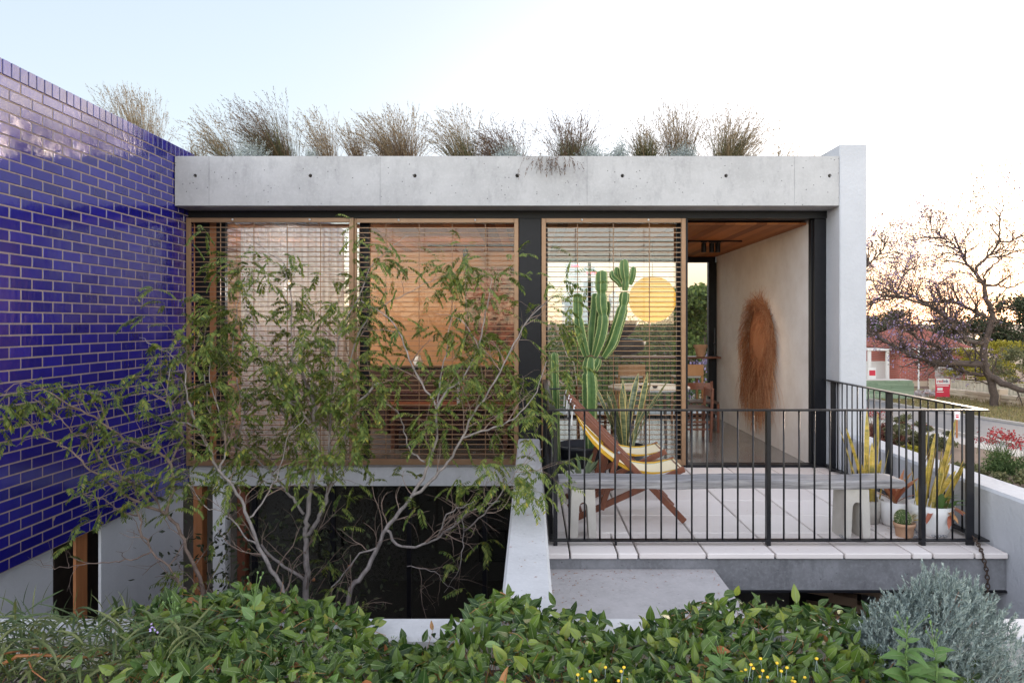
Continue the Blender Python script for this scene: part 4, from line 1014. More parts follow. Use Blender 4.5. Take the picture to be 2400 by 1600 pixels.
def hanging():
    X = 3.222; cy, cz = 9.5, 1.36
    t = thing('wall_hanging', (X, cy, cz), 'large shaggy red brown woven fibre hanging on the white wall', 'wall hanging')
    m = MB(); n = 26; vs = []
    ay, az = .53, .55
    def rad(a): return (ay * math.cos(a), az * math.sin(a) * (1.0 if math.sin(a) > 0 else 1.0))
    rings = 8
    for k in range(rings + 1):
        u = k / rings
        for j in range(n):
            a = 2 * math.pi * j / n; dy, dz = rad(a); vs.append((X - .012 - .035 * (1 - u * u) + .004 * math.sin(j * 3), cy + dy * u, cz + dz * u))
    fs = [(k * n + j, k * n + (j + 1) % n, (k + 1) * n + (j + 1) % n, (k + 1) * n + j) for k in range(rings) for j in range(n)]
    m.add(vs, fs); m.build('woven_panel', 'fibre_weave', t, True)
    rr = random.Random(14); m = MB()
    for k in range(4200):
        a = rr.uniform(0, 2 * math.pi); u = rr.uniform(.86, 1.04) if k % 11 else rr.uniform(.35, .9); top = math.sin(a)
        dy, dz = rad(a)
        p = Vector((X - .02 - .02 * rr.random(), cy + dy * u, cz + dz * u))
        d = Vector((-rr.uniform(.1, .9), math.cos(a) * rr.uniform(.7, 1.4) + rr.gauss(0, .45) + (.5 if top > .4 else 0), top * 1.0 + rr.gauss(0, .4))).normalized()
        if top > .3: L, g = rr.uniform(.12, .30), .22
        elif top > -.55: L, g = rr.uniform(.12, .34), .30
        else: L, g = rr.uniform(.25, .78), .42
        if not k % 11: L *= .7; g = .5
        w = rr.uniform(.0016, .0036); seg = 6; pts = []
        q = p.copy()
        for i in range(seg + 1):
            pts.append(q.copy()); d = (d + Vector((rr.gauss(0, .12), rr.gauss(0, .2), rr.gauss(0, .12) - g))).normalized(); q = q + d * L / seg
            if q.x > X - .004: q.x = X - .004
            if q.x < X - .13: q.x = X - .13
        vs = []
        for i, c in enumerate(pts): ww = w * (1 - .7 * i / seg); vs += [c + Vector((-ww, -.5 * ww, 0)), c + Vector((ww if c.x + ww < X - .002 else 0, .5 * ww, 0))]
        m.add(vs, [(2 * i, 2 * i + 1, 2 * i + 3, 2 * i + 2) for i in range(seg)])
    o = m.build('fringe', 'fibre', t); o['kind'] = 'stuff'
hanging()
def left_room():
    cu = MB(); n = 170; vs = []
    x0, x1 = -3.45, -2.02
    for i in range(n + 1):
        x = x0 + (x1 - x0) * i / n; y = 8.12 + .035 * math.sin(i * .62) + .018 * math.sin(i * .23 + 1)
        vs += [(x, y, .03), (x + .004 * math.sin(i), y * .999 + .008, 2.76)]
    cu.add(vs, [(2 * i, 2 * i + 1, 2 * i + 3, 2 * i + 2) for i in range(n)])
    tag(cu.build('curtain', 'curtain', None, True), 'sheer pale curtain behind the left slat screen', 'curtain')
    t = thing('painting', (-.62, 10.97, 1.9), 'dark red abstract painting on the orange wall', 'painting')
    MB().box((-1.03, 10.955, 1.23), (-.19, 10.985, 2.52)).build('canvas', 'painting', t)
    f = MB(); 
    f.box((-1.05, 10.95, 1.21), (-1.03, 10.99, 2.54)); f.box((-.19, 10.95, 1.21), (-.17, 10.99, 2.54)); f.box((-1.03, 10.95, 2.52), (-.19, 10.99, 2.54)); f.box((-1.03, 10.95, 1.21), (-.19, 10.99, 1.23)); f.build('frame', 'dark_timber', t)
    t = thing('sideboard', (-1.2, 10.6, 0), 'long dark sideboard along the orange wall', 'sideboard')
    MB().box((-2.6, 10.45, .1), (-.15, 10.92, .92), bev=.006).build('body', 'dark_timber', t)
    MB().box((-2.62, 10.42, .922), (-.13, 10.93, .95)).build('top', 'black_steel', t)
    for i in range(4): MB().box((-2.58 + i * .605, 10.442, .14), (-2.0 + i * .605, 10.449, .88)).build('door', 'dark_timber', t)
    t = thing('sofa', (-1.1, 9.6, 0), 'low maroon sofa in the orange room', 'sofa')
    MB().box((-1.9, 9.2, .12), (-.3, 10.0, .42), bev=.03).build('seat', 'sofa', t); MB().box((-1.9, 9.2, .421), (-.3, 9.4, .72), bev=.03).build('backrest', 'sofa', t)
    for x in (-1.98, -.299): MB().box((x, 9.2, .12), (x + .08, 10.0, .6), bev=.02).build('armrest', 'sofa', t)
    tag(MB().box((-1.9, 8.75, .55), (-.2, 9.12, .585), bev=.003).build('desk_top', 'red_timber'), 'narrow red timber bench top inside the window', 'bench top')
    for i in range(2): tag(MB().box((-1.8 + i * 1.45, 8.8, .0), (-1.75 + i * 1.45, 9.08, .549)).build('trestle', 'red_timber'), ('left', 'right')[i] + ' upright under the red timber bench top', 'trestle')
    rr = random.Random(3); x = -.95
    for k, lab in enumerate(('grey book standing on the red timber bench top', 'tall orange book beside the grey one', 'thin brown book beside the orange one')):
        w = rr.uniform(.03, .06); tag(MB().box((x, 8.82, .586), (x + w, 9.02, .586 + rr.uniform(.2, .3))).build('book', ('sign_white', 'orange_timber', 'book_dark')[k]), lab, 'book'); x += w + .01
    for x, h, lab, mm in ((-1.75, .18, 'small white vase on the sideboard', 'white_glaze'), (-.45, .2, 'brown jug on the right of the sideboard', 'terracotta')):
        tag(MB().lathe((x, 10.65, .951), [(.05, 0), (.08, h * .4), (.04, h * .85), (.05, h)], 16).build('vase', mm, None, True), lab, 'vase')
    # lower storey pictures
    for k, (px, py, w, h, lab) in enumerate(((1155, 1278, .42, .48, 'framed picture on the wall of the dark lower room, nearest the divider wall'), (775, 1275, .36, .44, 'framed picture in the dark lower room behind the tree trunks'))):
        c = P(px, py, 10.48); t = thing('picture', c, lab, 'picture')
        MB().box((c.x - w / 2 + .02, 10.46, c.z - h / 2 + .02), (c.x + w / 2 - .02, 10.49, c.z + h / 2 - .02)).build('print', 'picture', t)
        f = MB(); a, b, c0, d0 = c.x - w / 2, c.x + w / 2, c.z - h / 2, c.z + h / 2
        f.box((a, 10.45, c0), (a + .02, 10.495, d0)); f.box((b - .02, 10.45, c0), (b, 10.495, d0)); f.box((a + .02, 10.45, d0 - .02), (b - .02, 10.495, d0)); f.box((a + .02, 10.45, c0), (b - .02, 10.495, c0 + .02)); f.build('frame', 'black_steel', t)
    # slim white curved piece and pendant in the right-hand room
    t = thing('white_arc', (.28, 10.4, 0), 'slim white curved piece on a stem behind the left edge of the cactus screen', 'floor lamp')
    MB().tube([P(1290, 750, 10.4), P(1300, 762, 10.4), P(1309, 780, 10.4), P(1314, 790, 10.4)], [.012, .03, .03, .015], 8).build('arc_head', 'white_metal', t, True)
    MB().tube([P(1314, 790, 10.4), P(1322, 815, 10.4), P(1330, 835, 10.4), P(1345, 850, 10.4), P(1352, 900, 10.4), (.71, 10.4, .01)], .008, 8).build('stem', 'white_metal', t)
    t = thing('pendant_shade', (1.62, 11.0, 1.4), 'dark double bowl shape hanging behind the cactus', 'pendant lamp')
    c = P(1463, 830, 10.9); MB().lathe(c, [(.0, -.02), (.18, 0), (.31, .08), (.34, .2), (.27, .24)], 28).build('lower_bowl', 'black_pot', t, True)
    c = P(1455, 795, 10.9); MB().lathe(c, [(.0, 0), (.1, .02), (.2, .12), (.3, .3)], 28).build('upper_bowl', 'black_pot', t, True)
    MB().tube([c, (c.x, c.y, 2.775)], .006, 6).build('cord', 'black_steel', t)
left_room()

# ------------------------------------------------------------------ plants: generators
def unit(v): return v / (np.linalg.norm(v, axis=-1, keepdims=True) + 1e-9)
def ribbon_blades(m, base, direc, L, w, bend, seg=5, mi=0, rng=NR):
    """many thin blades at once: base (n,3), direc (n,3), L, w, bend (n,) -> returns tips, tip dirs"""
    n = len(base); d = unit(direc.copy()); p = base.copy(); side = unit(np.cross(d, rng.normal(size=(n, 3))))
    V = np.zeros((n, seg + 1, 2, 3))
    for i in range(seg + 1):
        ww = (w * (1 - .85 * i / seg))[:, None]
        V[:, i, 0] = p - side * ww; V[:, i, 1] = p + side * ww
        if i < seg:
            p = p + d * (L / seg)[:, None]; d = d + bend * (1. / seg); d = unit(d)
    k = (seg + 1) * 2; o = m.n
    m.v.extend(map(tuple, V.reshape(-1, 3))); m.n += n * k
    for b in range(n):
        q = o + b * k
        for i in range(seg): m.f.append((q + 2 * i, q + 2 * i + 1, q + 2 * i + 3, q + 2 * i + 2)); m.m.append(mi)
    return p, d
def quads(m, c, ax, bx_, mi=0):
    """diamond leaves: c centre-base (n,3), ax length vector, bx half width vector"""
    n = len(c); V = np.zeros((n, 4, 3)); V[:, 0] = c; V[:, 1] = c + ax * .45 + bx_; V[:, 2] = c + ax; V[:, 3] = c + ax * .45 - bx_
    o = m.n; m.v.extend(map(tuple, V.reshape(-1, 3))); m.n += 4 * n
    m.f.extend([(o + 4 * i, o + 4 * i + 1, o + 4 * i + 2, o + 4 * i + 3) for i in range(n)])
    if hasattr(mi, '__len__'): m.m.extend(mi)
    else: m.m.extend([mi] * n)
def bez(pts, n=None, jit=0, rng=None):
    pts = [Vector(p) for p in pts]; out = []
    for i in range(len(pts) - 1):
        p0, p1, p2, p3 = pts[max(i - 1, 0)], pts[i], pts[i + 1], pts[min(i + 2, len(pts) - 1)]
        for k in range(4):
            u = k / 4; q = .5 * ((2 * p1) + (p2 - p0) * u + (2 * p0 - 5 * p1 + 4 * p2 - p3) * u * u + (3 * p1 - p0 - 3 * p2 + p3) * u ** 3)
            if jit and 0 < i + k: q = q + Vector((rng.gauss(0, jit), rng.gauss(0, jit), rng.gauss(0, jit)))
            out.append(q)
    out.append(pts[-1]); return out
def twigs(mb, limbs, rng, spec, ok=None, up=.25, mi=0):
    """limbs: [(pts, r0, r1)]; spec per level: (per metre, length, radius factor, t0). returns final twig paths"""
    allp = []; cur = limbs
    for (dens, L, rf, t0, droop) in spec:
        nxt = []
        for pts, r0, r1 in cur:
            seg = [(b - a).length for a, b in zip(pts[:-1], pts[1:])]; tot = sum(seg)
            nn = int(tot * (1 - t0) * dens + rng.random())
            for k in range(nn):
                s_ = tot * (t0 + (1 - t0) * rng.random()); i = 0; acc = 0
                while i < len(seg) - 1 and acc + seg[i] < s_: acc += seg[i]; i += 1
                u = min(1, (s_ - acc) / max(seg[i], 1e-6)); c = pts[i].lerp(pts[i + 1], u); tn = (pts[i + 1] - pts[i]).normalized(); tt = s_ / tot
                rv = Vector((rng.gauss(0, 1), rng.gauss(0, 1), rng.gauss(0, 1))).normalized()
                d = (tn * .75 + rv * .85 + Vector((0, 0, up))).normalized(); l = L * rng.uniform(.55, 1.25) * (1 - .4 * tt)
                r = min(rf, (r0 + (r1 - r0) * tt) * .7); path = [c]; q = c
                for j in range(5):
                    d = (d + Vector((rng.gauss(0, .22), rng.gauss(0, .22), rng.gauss(0, .2) - droop))).normalized(); q = q + d * l / 5; path.append(q)
                if ok and not all(ok(z) for z in path[2:]): continue
                mb.tube(path, [r * (1 - .14 * j) for j in range(6)], 4 if r > .004 else 3, mi, cap=False); nxt.append((path, r, r * .3))
        allp.append(nxt); cur = nxt
    return allp

# ------------------------------------------------------------------ roof planting
def tuft(name, px, Y, hpx, wpx, n, mat, label, lean=-.25, seed=0, dens_low=.5, straw=.5):
    rng = np.random.default_rng(seed + 50); c = P(px, 365, Y); zb = 3.36
    H_ = CAMZ - (365 - hpx - VY) * Y / F - zb; Wd = wpx * Y / F
    t = thing(name, (c.x, Y, zb), label, 'grass clump', 'grass clumps on the planted roof')
    m = MB(); n = int(n * 1.9); nb = int(n * (1 - straw))
    def mkb(nn, hf, mi, bn, wd):
        a = rng.uniform(0, 6.28, nn); r = .10 * np.sqrt(rng.random(nn)) * min(1.6, Wd / .5)
        base = np.stack([c.x + r * np.cos(a), Y + r * np.sin(a), np.full(nn, zb)], 1)
        sx = rng.normal(0, 1, nn) * Wd / (3.4 * H_); d = np.stack([sx + lean * .5, rng.normal(0, .3, nn), np.ones(nn)], 1)
        L = H_ * hf * rng.uniform(.55, 1.12, nn); b = np.stack([lean * rng.uniform(.2, 1.6, nn) + sx * .5, rng.normal(0, .15, nn), -rng.uniform(.0, .7, nn)], 1) * bn
        return ribbon_blades(m, base, d, L, np.full(nn, wd) * rng.uniform(.7, 1.3, nn), b, 5, mi, rng)
    mkb(nb, .72, 0, 1., .0042)
    tips, td = mkb(n - nb, .9, 1, 1., .0030)
    for k in range(7):
        q = tips - td * (.02 * k) + rng.normal(0, .004, tips.shape); ax = unit(td + rng.normal(0, .35, tips.shape)) * rng.uniform(.025, .05, (len(tips), 1)); sd_ = unit(np.cross(ax, rng.normal(size=tips.shape))) * .0036
        quads(m, q, ax, sd_, 1)
    m.build('blades', [mat[0], mat[1]], t)['kind'] = 'stuff'
OL = ('grass_olive', 'grass_straw'); BR = ('grass_brown', 'grass_straw'); BB = ('grass_brown', 'grass_brown'); OO = ('grass_olive', 'grass_brown')
tuft('grass_tuft', 342, 9.6, 158, 60, 800, OL, 'straw coloured grass clump rising behind the blue brick wall', -.12, 1)
tuft('grass_tuft', 462, 8.1, 55, 60, 90, OL, 'small sparse grass clump at the left end of the concrete beam', -.1, 2, straw=.3)
tuft('grass_tuft', 548, 8.2, 118, 110, 190, OL, 'thin wispy grass clump left of the tall dark one', -.55, 3, straw=.6)
tuft('grass_tuft', 668, 8.3, 150, 150, 620, OO, 'tallest dense dark grass clump bending left, above the left screen', -.55, 4, straw=.35)
tuft('grass_tuft', 775, 8.2, 112, 90, 150, BR, 'sparse wispy straw grass clump right of the tall dark one', -.3, 5, straw=.75)
tuft('grass_tuft', 845, 8.2, 85, 60, 130, BR, 'narrow brown grass clump between two wider straw clumps', -.25, 15, straw=.5)
tuft('grass_tuft', 945, 8.2, 118, 190, 480, BR, 'wide straw coloured grass clump above the second screen', -.3, 6, straw=.62)
tuft('grass_tuft', 1095, 8.1, 122, 130, 260, OL, 'upright green and straw grass clump left of the brown one', -.4, 7, straw=.45)
tuft('grass_tuft', 1195, 8.2, 88, 160, 430, BB, 'low rusty brown grass clump bending left above the steel column', -.6, 8, straw=.5)
tuft('grass_tuft', 1340, 8.2, 106, 140, 420, OO, 'dark fan shaped grass clump above the cactus screen', -.05, 9, straw=.4)
tuft('grass_tuft', 1515, 8.1, 90, 95, 330, OL, 'low olive grass clump left of the tallest upright clump', -.1, 10, straw=.25)
tuft('grass_tuft', 1590, 8.3, 132, 130, 330, BR, 'tall upright straw grass clump above the open doorway', .0, 11, straw=.6)
tuft('grass_tuft', 1705, 8.2, 122, 170, 430, OL, 'fan shaped straw grass clump leaning right, last of the big clumps', .22, 12, straw=.55)
tuft('grass_tuft', 1825, 8.1, 50, 110, 70, OL, 'tiny sparse grass clump near the white wing wall', .35, 13, straw=.4)
def hanging_grass():
    rng = np.random.default_rng(77); n = 90; x = rng.normal(P(1290, 365, 7.5).x, .12, n)
    base = np.stack([x, rng.uniform(7.50, 7.75, n), np.full(n, 3.37)], 1); m = MB()
    d = np.stack([rng.normal(-.1, .4, n), -rng.uniform(.6, 1, n), rng.uniform(.5, 1.0, n)], 1)
    tips, td = ribbon_blades(m, base, d, rng.uniform(.25, .5, n), np.full(n, .003), np.stack([rng.normal(0, .3, n), np.full(n, -.1), -rng.uniform(1.8, 3.4, n)], 1), 7, 0, rng)
    for k in range(6):
        ax = unit(td + rng.normal(0, .3, tips.shape)) * .035; quads(m, tips - td * .02 * k, ax, unit(np.cross(ax, rng.normal(size=tips.shape))) * .004, 0)
    t = thing('grass_tuft', (P(1290, 365, 7.6).x, 7.6, 3.36), 'brown grass clump trailing over the front edge of the concrete beam', 'grass clump', 'grass clumps on the planted roof')
    m.build('blades', 'grass_brown', t)['kind'] = 'stuff'
hanging_grass()
def roof_shrub(px, hpx, wpx, seed, label, Y=7.95):
    rng = np.random.default_rng(seed); c = P(px, 365, Y); W_ = wpx * Y / F / 2; Hh = hpx * Y / F + .1
    t = thing('silver_shrub', (c.x, Y, 3.36), label, 'shrub', 'silver shrubs on the planted roof')
    n = 420; a = rng.uniform(0, 6.28, n); th = np.arccos(rng.uniform(.0, 1, n))
    d = np.stack([np.sin(th) * np.cos(a), np.sin(th) * np.sin(a), np.cos(th)], 1); m = MB()
    L = rng.uniform(.6, 1.05, n); base = np.tile(np.array([c.x, Y, 3.36]), (n, 1)) + rng.normal(0, .03, (n, 3)) * [1, 1, 0]; Hh = CAMZ - (365 - hpx - VY) * Y / F - 3.36
    sc = np.array([W_, W_, Hh]); dd = d * sc
    ribbon_blades(m, base, dd, L * np.linalg.norm(dd, axis=1), np.full(n, .003), rng.normal(0, .3, (n, 3)), 4, 0, rng)
    k = 5200; i = rng.integers(0, n, k); u = rng.uniform(.45, 1.05, k); q = base[i] + dd[i] * (L[i] * u)[:, None] + rng.normal(0, .012, (k, 3))
    ax = unit(d[i] + rng.normal(0, .8, (k, 3)) + [0, 0, .3]) * .02; quads(m, q, ax, unit(np.cross(ax, rng.normal(size=(k, 3)))) * .005, 0)
    m.build('foliage', 'silver_shrub', t)['kind'] = 'stuff'
roof_shrub(590, 42, 110, 1, 'silver shrub at the foot of the tall dark grass clump'); roof_shrub(1190, 34, 100, 2, 'silver shrub under the rusty brown grass')
roof_shrub(1390, 36, 90, 3, 'silver shrub at the right foot of the dark fan shaped grass'); roof_shrub(1600, 38, 90, 4, 'silver shrub at the foot of the tall upright straw grass')
roof_shrub(1450, 40, 60, 5, 'pale silver shrub in the gap between grass clumps'); roof_shrub(730, 18, 30, 6, 'very small silver shrub just right of the tall dark grass')
# ------------------------------------------------------------------ courtyard trees
def feather(m, base, d, L, rng, mi=0):
    """bipinnate sprays: base (n,3), d (n,3) outward direction, L (n,)"""
    n = len(base); d = unit(d * [1, 1, .5] + rng.normal(0, .25, (n, 3))); side = unit(np.cross(d, [0, 0, 1.])); K = 10; p = base.copy()
    for k in range(K):
        d = unit(d + np.array([0, 0, -.11]) + rng.normal(0, .05, (n, 3))); p2 = p + d * (L / K)[:, None]
        w = .0011; V = np.stack([p - [0, 0, w], p + [0, 0, w], p2 + [0, 0, w], p2 - [0, 0, w]], 1); o = m.n
        m.v.extend(map(tuple, V.reshape(-1, 3))); m.n += 4 * n; m.f.extend([(o + 4 * i, o + 4 * i + 1, o + 4 * i + 2, o + 4 * i + 3) for i in range(n)]); m.m.extend([mi] * n)
        p = p2
        if k == 0: continue
        for s_ in (-1, 1):
            pl = (L * .265 * (1 - .06 * abs(k - 5)))[:, None]
            ax = unit(side * s_ * .75 + d * .45 + np.array([0, 0, -.6]) + rng.normal(0, .1, (n, 3))) * pl
            bw = unit(np.cross(ax, d * .3 + np.array([0, 0, 1.]) + rng.normal(0, .2, (n, 3)))) * pl * rng.uniform(.16, .205, (n, 1))
            quads(m, p, ax, bw, mi)
def court_ok(q): return q.z < 2.42 and q.x > -3.80 and q.y < 7.58 and (q.y > 3.1 or q.z > .4) and not (-.15 < q.x < .12 and q.z < .33) and q.x < .45 and not (q.x > .1 and 4.95 < q.y and q.z < 1.05)
def tree(name, label, limbs, seed, spec, leafy, up=.3, bark='bark_pale', twig='bark_brown', extra=()):
    rng = random.Random(seed); nr = np.random.default_rng(seed)
    b = limbs[0][0][0]; t = thing(name, tuple(b), label, 'tree', 'courtyard trees')
    tr = MB(); br = MB(); L = []
    for i, (pts, r0, r1) in enumerate(limbs):
        r0 = r0 * .4 if r0 > .024 else r0 * .64; r1 = min(r1, r0) * .75
        sp = bez(pts, jit=.006, rng=rng); n = len(sp); rr = [(r0 + (r1 - r0) * (k / (n - 1)) ** .8) * rng.uniform(.93, 1.08) for k in range(n)]
        tr.tube(sp, rr, 8 if r0 > .024 else 6, cap=True); L.append((sp, r0, r1))
    if tr.n: tr.build('trunk', bark, t, True)
    tw = MB(); lv = twigs(tw, L, rng, spec, court_ok, up)
    tw.build('twigs', twig, t)['kind'] = 'stuff'
    m = MB(); base = []; dr = []
    for path, r0, r1 in lv[-1] + lv[-2]:
        if path[-1].z < leafy[2] and rng.random() < leafy[3]: continue
        last = path in [x[0] for x in ()]
        k = rng.randint(*leafy[0]) - (rng.random() < .3)
        for j in range(k):
            u = rng.uniform(.35, 1.0); i = min(4, int(u * 5)); c = path[i].lerp(path[i + 1], u * 5 - i)
            dd = (path[i + 1] - path[i]).normalized() + Vector((rng.gauss(0, .8), rng.gauss(0, .8), rng.gauss(.1, .4))); 
            if not court_ok(c + dd * .1): continue
            base.append(tuple(c)); dr.append(tuple(dd))
        base.append(tuple(path[-1])); dr.append(tuple(path[-1] - path[-2]))
    for (c, d) in extra: base.append(tuple(c)); dr.append(tuple(d))
    if base:
        base = np.array(base); dr = np.array(dr); feather(m, base, dr, nr.uniform(leafy[1][0], leafy[1][1], len(base)), nr)
        m.build('foliage', 'feather_leaf', t)['kind'] = 'stuff'
    return len(base)
def D(pts): return [PD(x, y, Y) for x, y, Y in pts]
def C2(pts): return [P(x / 1.96, y / 1.96 + 800, Y) for x, y, Y in pts]
A = [
 ([PD(700, 1420, 5.6) - Vector((0, 0, 1.2))] + D([(702, 1400, 5.6), (705, 1300, 5.6), (700, 1230, 5.6), (705, 1195, 5.6), (714, 1120, 5.6), (730, 1040, 5.6), (724, 988, 5.62), (720, 922, 5.65), (698, 870, 5.7), (676, 830, 5.75)]), .068, .014),
 (D([(672, 835, 5.75), (670, 770, 5.8), (670, 686, 5.85), (657, 629, 5.9), (648, 598, 5.95), (620, 585, 5.95)]), .012, .004),
 (D([(648, 598, 5.95), (628, 588, 5.9), (590, 560, 5.9), (560, 530, 5.9), (538, 512, 5.9)]), .006, .002),
 (D([(703, 1232, 5.6), (730, 1195, 5.55), (748, 1150, 5.5), (765, 1090, 5.45), (790, 1000, 5.4), (830, 920, 5.4), (870, 880, 5.4)]), .042, .012),
 (D([(748, 1150, 5.5), (755, 1060, 5.6), (758, 960, 5.65), (772, 813, 5.7), (786, 756, 5.75), (821, 686, 5.8), (851, 616, 5.8), (895, 570, 5.8), (939, 541, 5.8)]), .02, .003),
 (D([(790, 880, 5.68), (812, 800, 5.7), (850, 720, 5.7), (900, 690, 5.75), (960, 660, 5.75), (1000, 640, 5.75)]), .012, .003),
 (D([(698, 1180, 5.6), (680, 1150, 5.6), (655, 1123, 5.6), (628, 1088, 5.65), (585, 1053, 5.7), (541, 1027, 5.7), (510, 983, 5.75), (480, 930, 5.75), (470, 860, 5.8)]), .030, .008),
 (D([(541, 1027, 5.7), (560, 950, 5.75), (545, 880, 5.8), (535, 800, 5.85), (545, 700, 5.85), (560, 640, 5.85)]), .014, .003),
 (D([(600, 1250, 5.7), (640, 1290, 5.6), (698, 1330, 5.6)])[::-1], .022, .012),
 (D([(724, 988, 5.6), (690, 940, 5.5), (640, 900, 5.4), (600, 830, 5.4), (590, 760, 5.4), (560, 690, 5.4)]), .014, .003),
 (D([(730, 1040, 5.6), (690, 1000, 5.8), (650, 950, 6.0), (640, 900, 6.1), (600, 840, 6.2)]), .012, .003),
 (D([(655, 940, 5.5), (668, 925, 5.5), (690, 925, 5.5)]), .010, .004),
]
nA = tree('courtyard_tree', 'tree with a straight pale forked trunk and feathery leaves in the middle of the courtyard', A, 21,
     [(8, .50, .005, .12, .02), (11, .28, .0026, .15, .04)], ((1, 2), (.14, .21), .42, .9))
B = [
 ([PD(790, 1425, 5.3) - Vector((0, 0, 1.2))] + D([(800, 1395, 5.3), (835, 1320, 5.3), (868, 1260, 5.3), (885, 1215, 5.3), (915, 1180, 5.3), (945, 1140, 5.3), (980, 1080, 5.3), (1003, 1010, 5.3), (1004, 960, 5.3), (998, 927, 5.3), (956, 861, 5.35), (930, 791, 5.4), (895, 734, 5.45), (829, 690, 5.5)]), .06, .005),
 (D([(945, 1140, 5.3), (990, 1105, 5.25), (1030, 1060, 5.25), (1060, 1005, 5.2), (1100, 930, 5.2), (1136, 878, 5.15), (1180, 791, 5.1), (1223, 721, 5.1), (1275, 680, 5.05)]), .034, .004),
 (D([(1004, 940, 5.3), (1025, 900, 5.3), (1060, 870, 5.3), (1100, 800, 5.35), (1110, 740, 5.35), (1122, 690, 5.35), (1130, 640, 5.35)]), .016, .003),
 (D([(1003, 960, 5.3), (1008, 900, 5.5), (1020, 830, 5.6), (1030, 760, 5.7), (1045, 700, 5.7)]), .014, .003),
 (D([(1100, 800, 5.35), (1060, 735, 5.4), (1000, 720, 5.4)]), .007, .002),
 (D([(1060, 1005, 5.2), (1120, 985, 5.1), (1180, 960, 5.0), (1230, 900, 4.95), (1255, 830, 4.9)]), .014, .003),
 (D([(885, 1215, 5.3), (925, 1255, 5.3), (985, 1245, 5.3), (1020, 1225, 5.3), (1060, 1190, 5.25), (1080, 1165, 5.25)]), .020, .008),
 (D([(1005, 1235, 5.3), (1030, 1180, 5.2), (1070, 1160, 5.15), (1090, 1150, 5.1)]), .012, .003),
 (D([(1020, 1225, 5.3), (1065, 1185, 5.2), (1110, 1160, 5.1), (1150, 1150, 5.1)]), .012, .003),
 (D([(1060, 1190, 5.25), (1065, 1240, 5.2), (1055, 1300, 5.1), (1020, 1360, 5.1)]), .008, .002),
 (D([(1065, 1220, 5.2), (1110, 1180, 4.8), (1150, 1130, 4.6), (1200, 1070, 4.5), (1245, 1030, 4.4)]), .010, .003),
 (D([(870, 1260, 5.3), (830, 1270, 5.3), (780, 1330, 5.3), (760, 1350, 5.3)]), .014, .006),
 (D([(935, 1300, 5.3), (990, 1310, 5.2), (1020, 1335, 5.2), (1050, 1355, 5.2)]), .006, .002),
 (D([(975, 1060, 5.3), (940, 1030, 5.4), (925, 980, 5.5), (910, 940, 5.5), (870, 930, 5.5)]), .012, .003),
]
nB = tree('courtyard_tree', 'tree with a slanting pale trunk leaning right in front of the orange room', B, 33,
     [(7.5, .48, .005, .12, .02), (11, .28, .0026, .15, .04)], ((1, 2), (.14, .21), .42, .9))
Cc = [
 ([PD(665, 1420, 5.0) - Vector((0, 0, 1.2))] + D([(650, 1390, 5.0), (625, 1310, 5.0), (595, 1254, 5.0), (570, 1190, 5.0), (545, 1134, 5.05), (505, 1084, 5.1), (480, 1030, 5.1), (455, 980, 5.1), (430, 920, 5.1)]), .042, .012),
 (D([(505, 1084, 5.1), (520, 1010, 5.2), (500, 940, 5.2), (480, 870, 5.25), (490, 800, 5.3)]), .014, .003),
 (D([(455, 980, 5.1), (400, 960, 5.1), (385, 880, 5.15), (400, 800, 5.2), (430, 740, 5.2)]), .012, .003),
 (D([(430, 920, 5.1), (420, 840, 5.1), (370, 800, 5.1), (320, 775, 5.1)]), .010, .003),
 (D([(595, 1254, 5.0), (560, 1230, 4.95), (520, 1180, 4.9), (470, 1160, 4.85), (430, 1110, 4.8)]), .012, .003),
 (D([(570, 1190, 5.0), (610, 1140, 5.1), (640, 1090, 5.2), (660, 1010, 5.2), (700, 960, 5.2)]), .012, .003),
]
nC = tree('courtyard_tree', 'slender crooked tree in front of the left slat screen', Cc, 45,
     [(9, .46, .0055, .15, .02), (9, .28, .0028, .2, .04)], ((1, 2), (.13, .2), .35, .88))
Dd = [
 ([P(480, 1440, 5.1) - Vector((0, 0, 1.2))] + C2([(935, 1200, 5.1), (925, 1110, 5.1), (870, 980, 5.1), (815, 850, 5.1), (745, 785, 5.1), (650, 745, 5.05), (540, 680, 5.0), (420, 590, 4.95), (330, 510, 4.9), (230, 450, 4.85), (120, 370, 4.75)]), .046, .006),
 (C2([(690, 750, 5.05), (600, 650, 5.05), (510, 580, 5.0), (430, 490, 5.0), (400, 440, 4.95), (340, 415, 4.9), (250, 330, 4.85), (150, 260, 4.8)]), .016, .003),
 (C2([(765, 800, 5.1), (795, 650, 5.15), (780, 560, 5.2), (735, 510, 5.2), (640, 480, 5.15), (520, 410, 5.1), (400, 330, 5.0), (300, 280, 4.9), (200, 220, 4.8), (110, 185, 4.65), (20, 230, 4.5)]), .022, .004),
 (C2([(780, 560, 5.2), (835, 450, 5.3), (830, 300, 5.35), (860, 200, 5.4), (900, 60, 5.4)]), .014, .003),
 ([P(430, 1440, 4.9) - Vector((0, 0, 1.2))] + C2([(845, 1200, 4.9), (835, 1140, 4.9), (790, 1060, 4.9), (700, 960, 4.9), (650, 870, 4.9), (640, 800, 4.95), (600, 740, 5.0)]), .026, .008),
 (C2([(640, 800, 5.0), (560, 780, 4.9), (470, 720, 4.8), (380, 700, 4.7)]), .010, .003),
 (C2([(700, 960, 4.9), (600, 1000, 4.8), (500, 1010, 4.7), (380, 1020, 4.6), (250, 1040, 4.6), (160, 1000, 4.5)]), .010, .002),
 (C2([(745, 785, 5.1), (690, 700, 5.0), (640, 640, 5.0), (560, 560, 5.0)]), .010, .003),
]
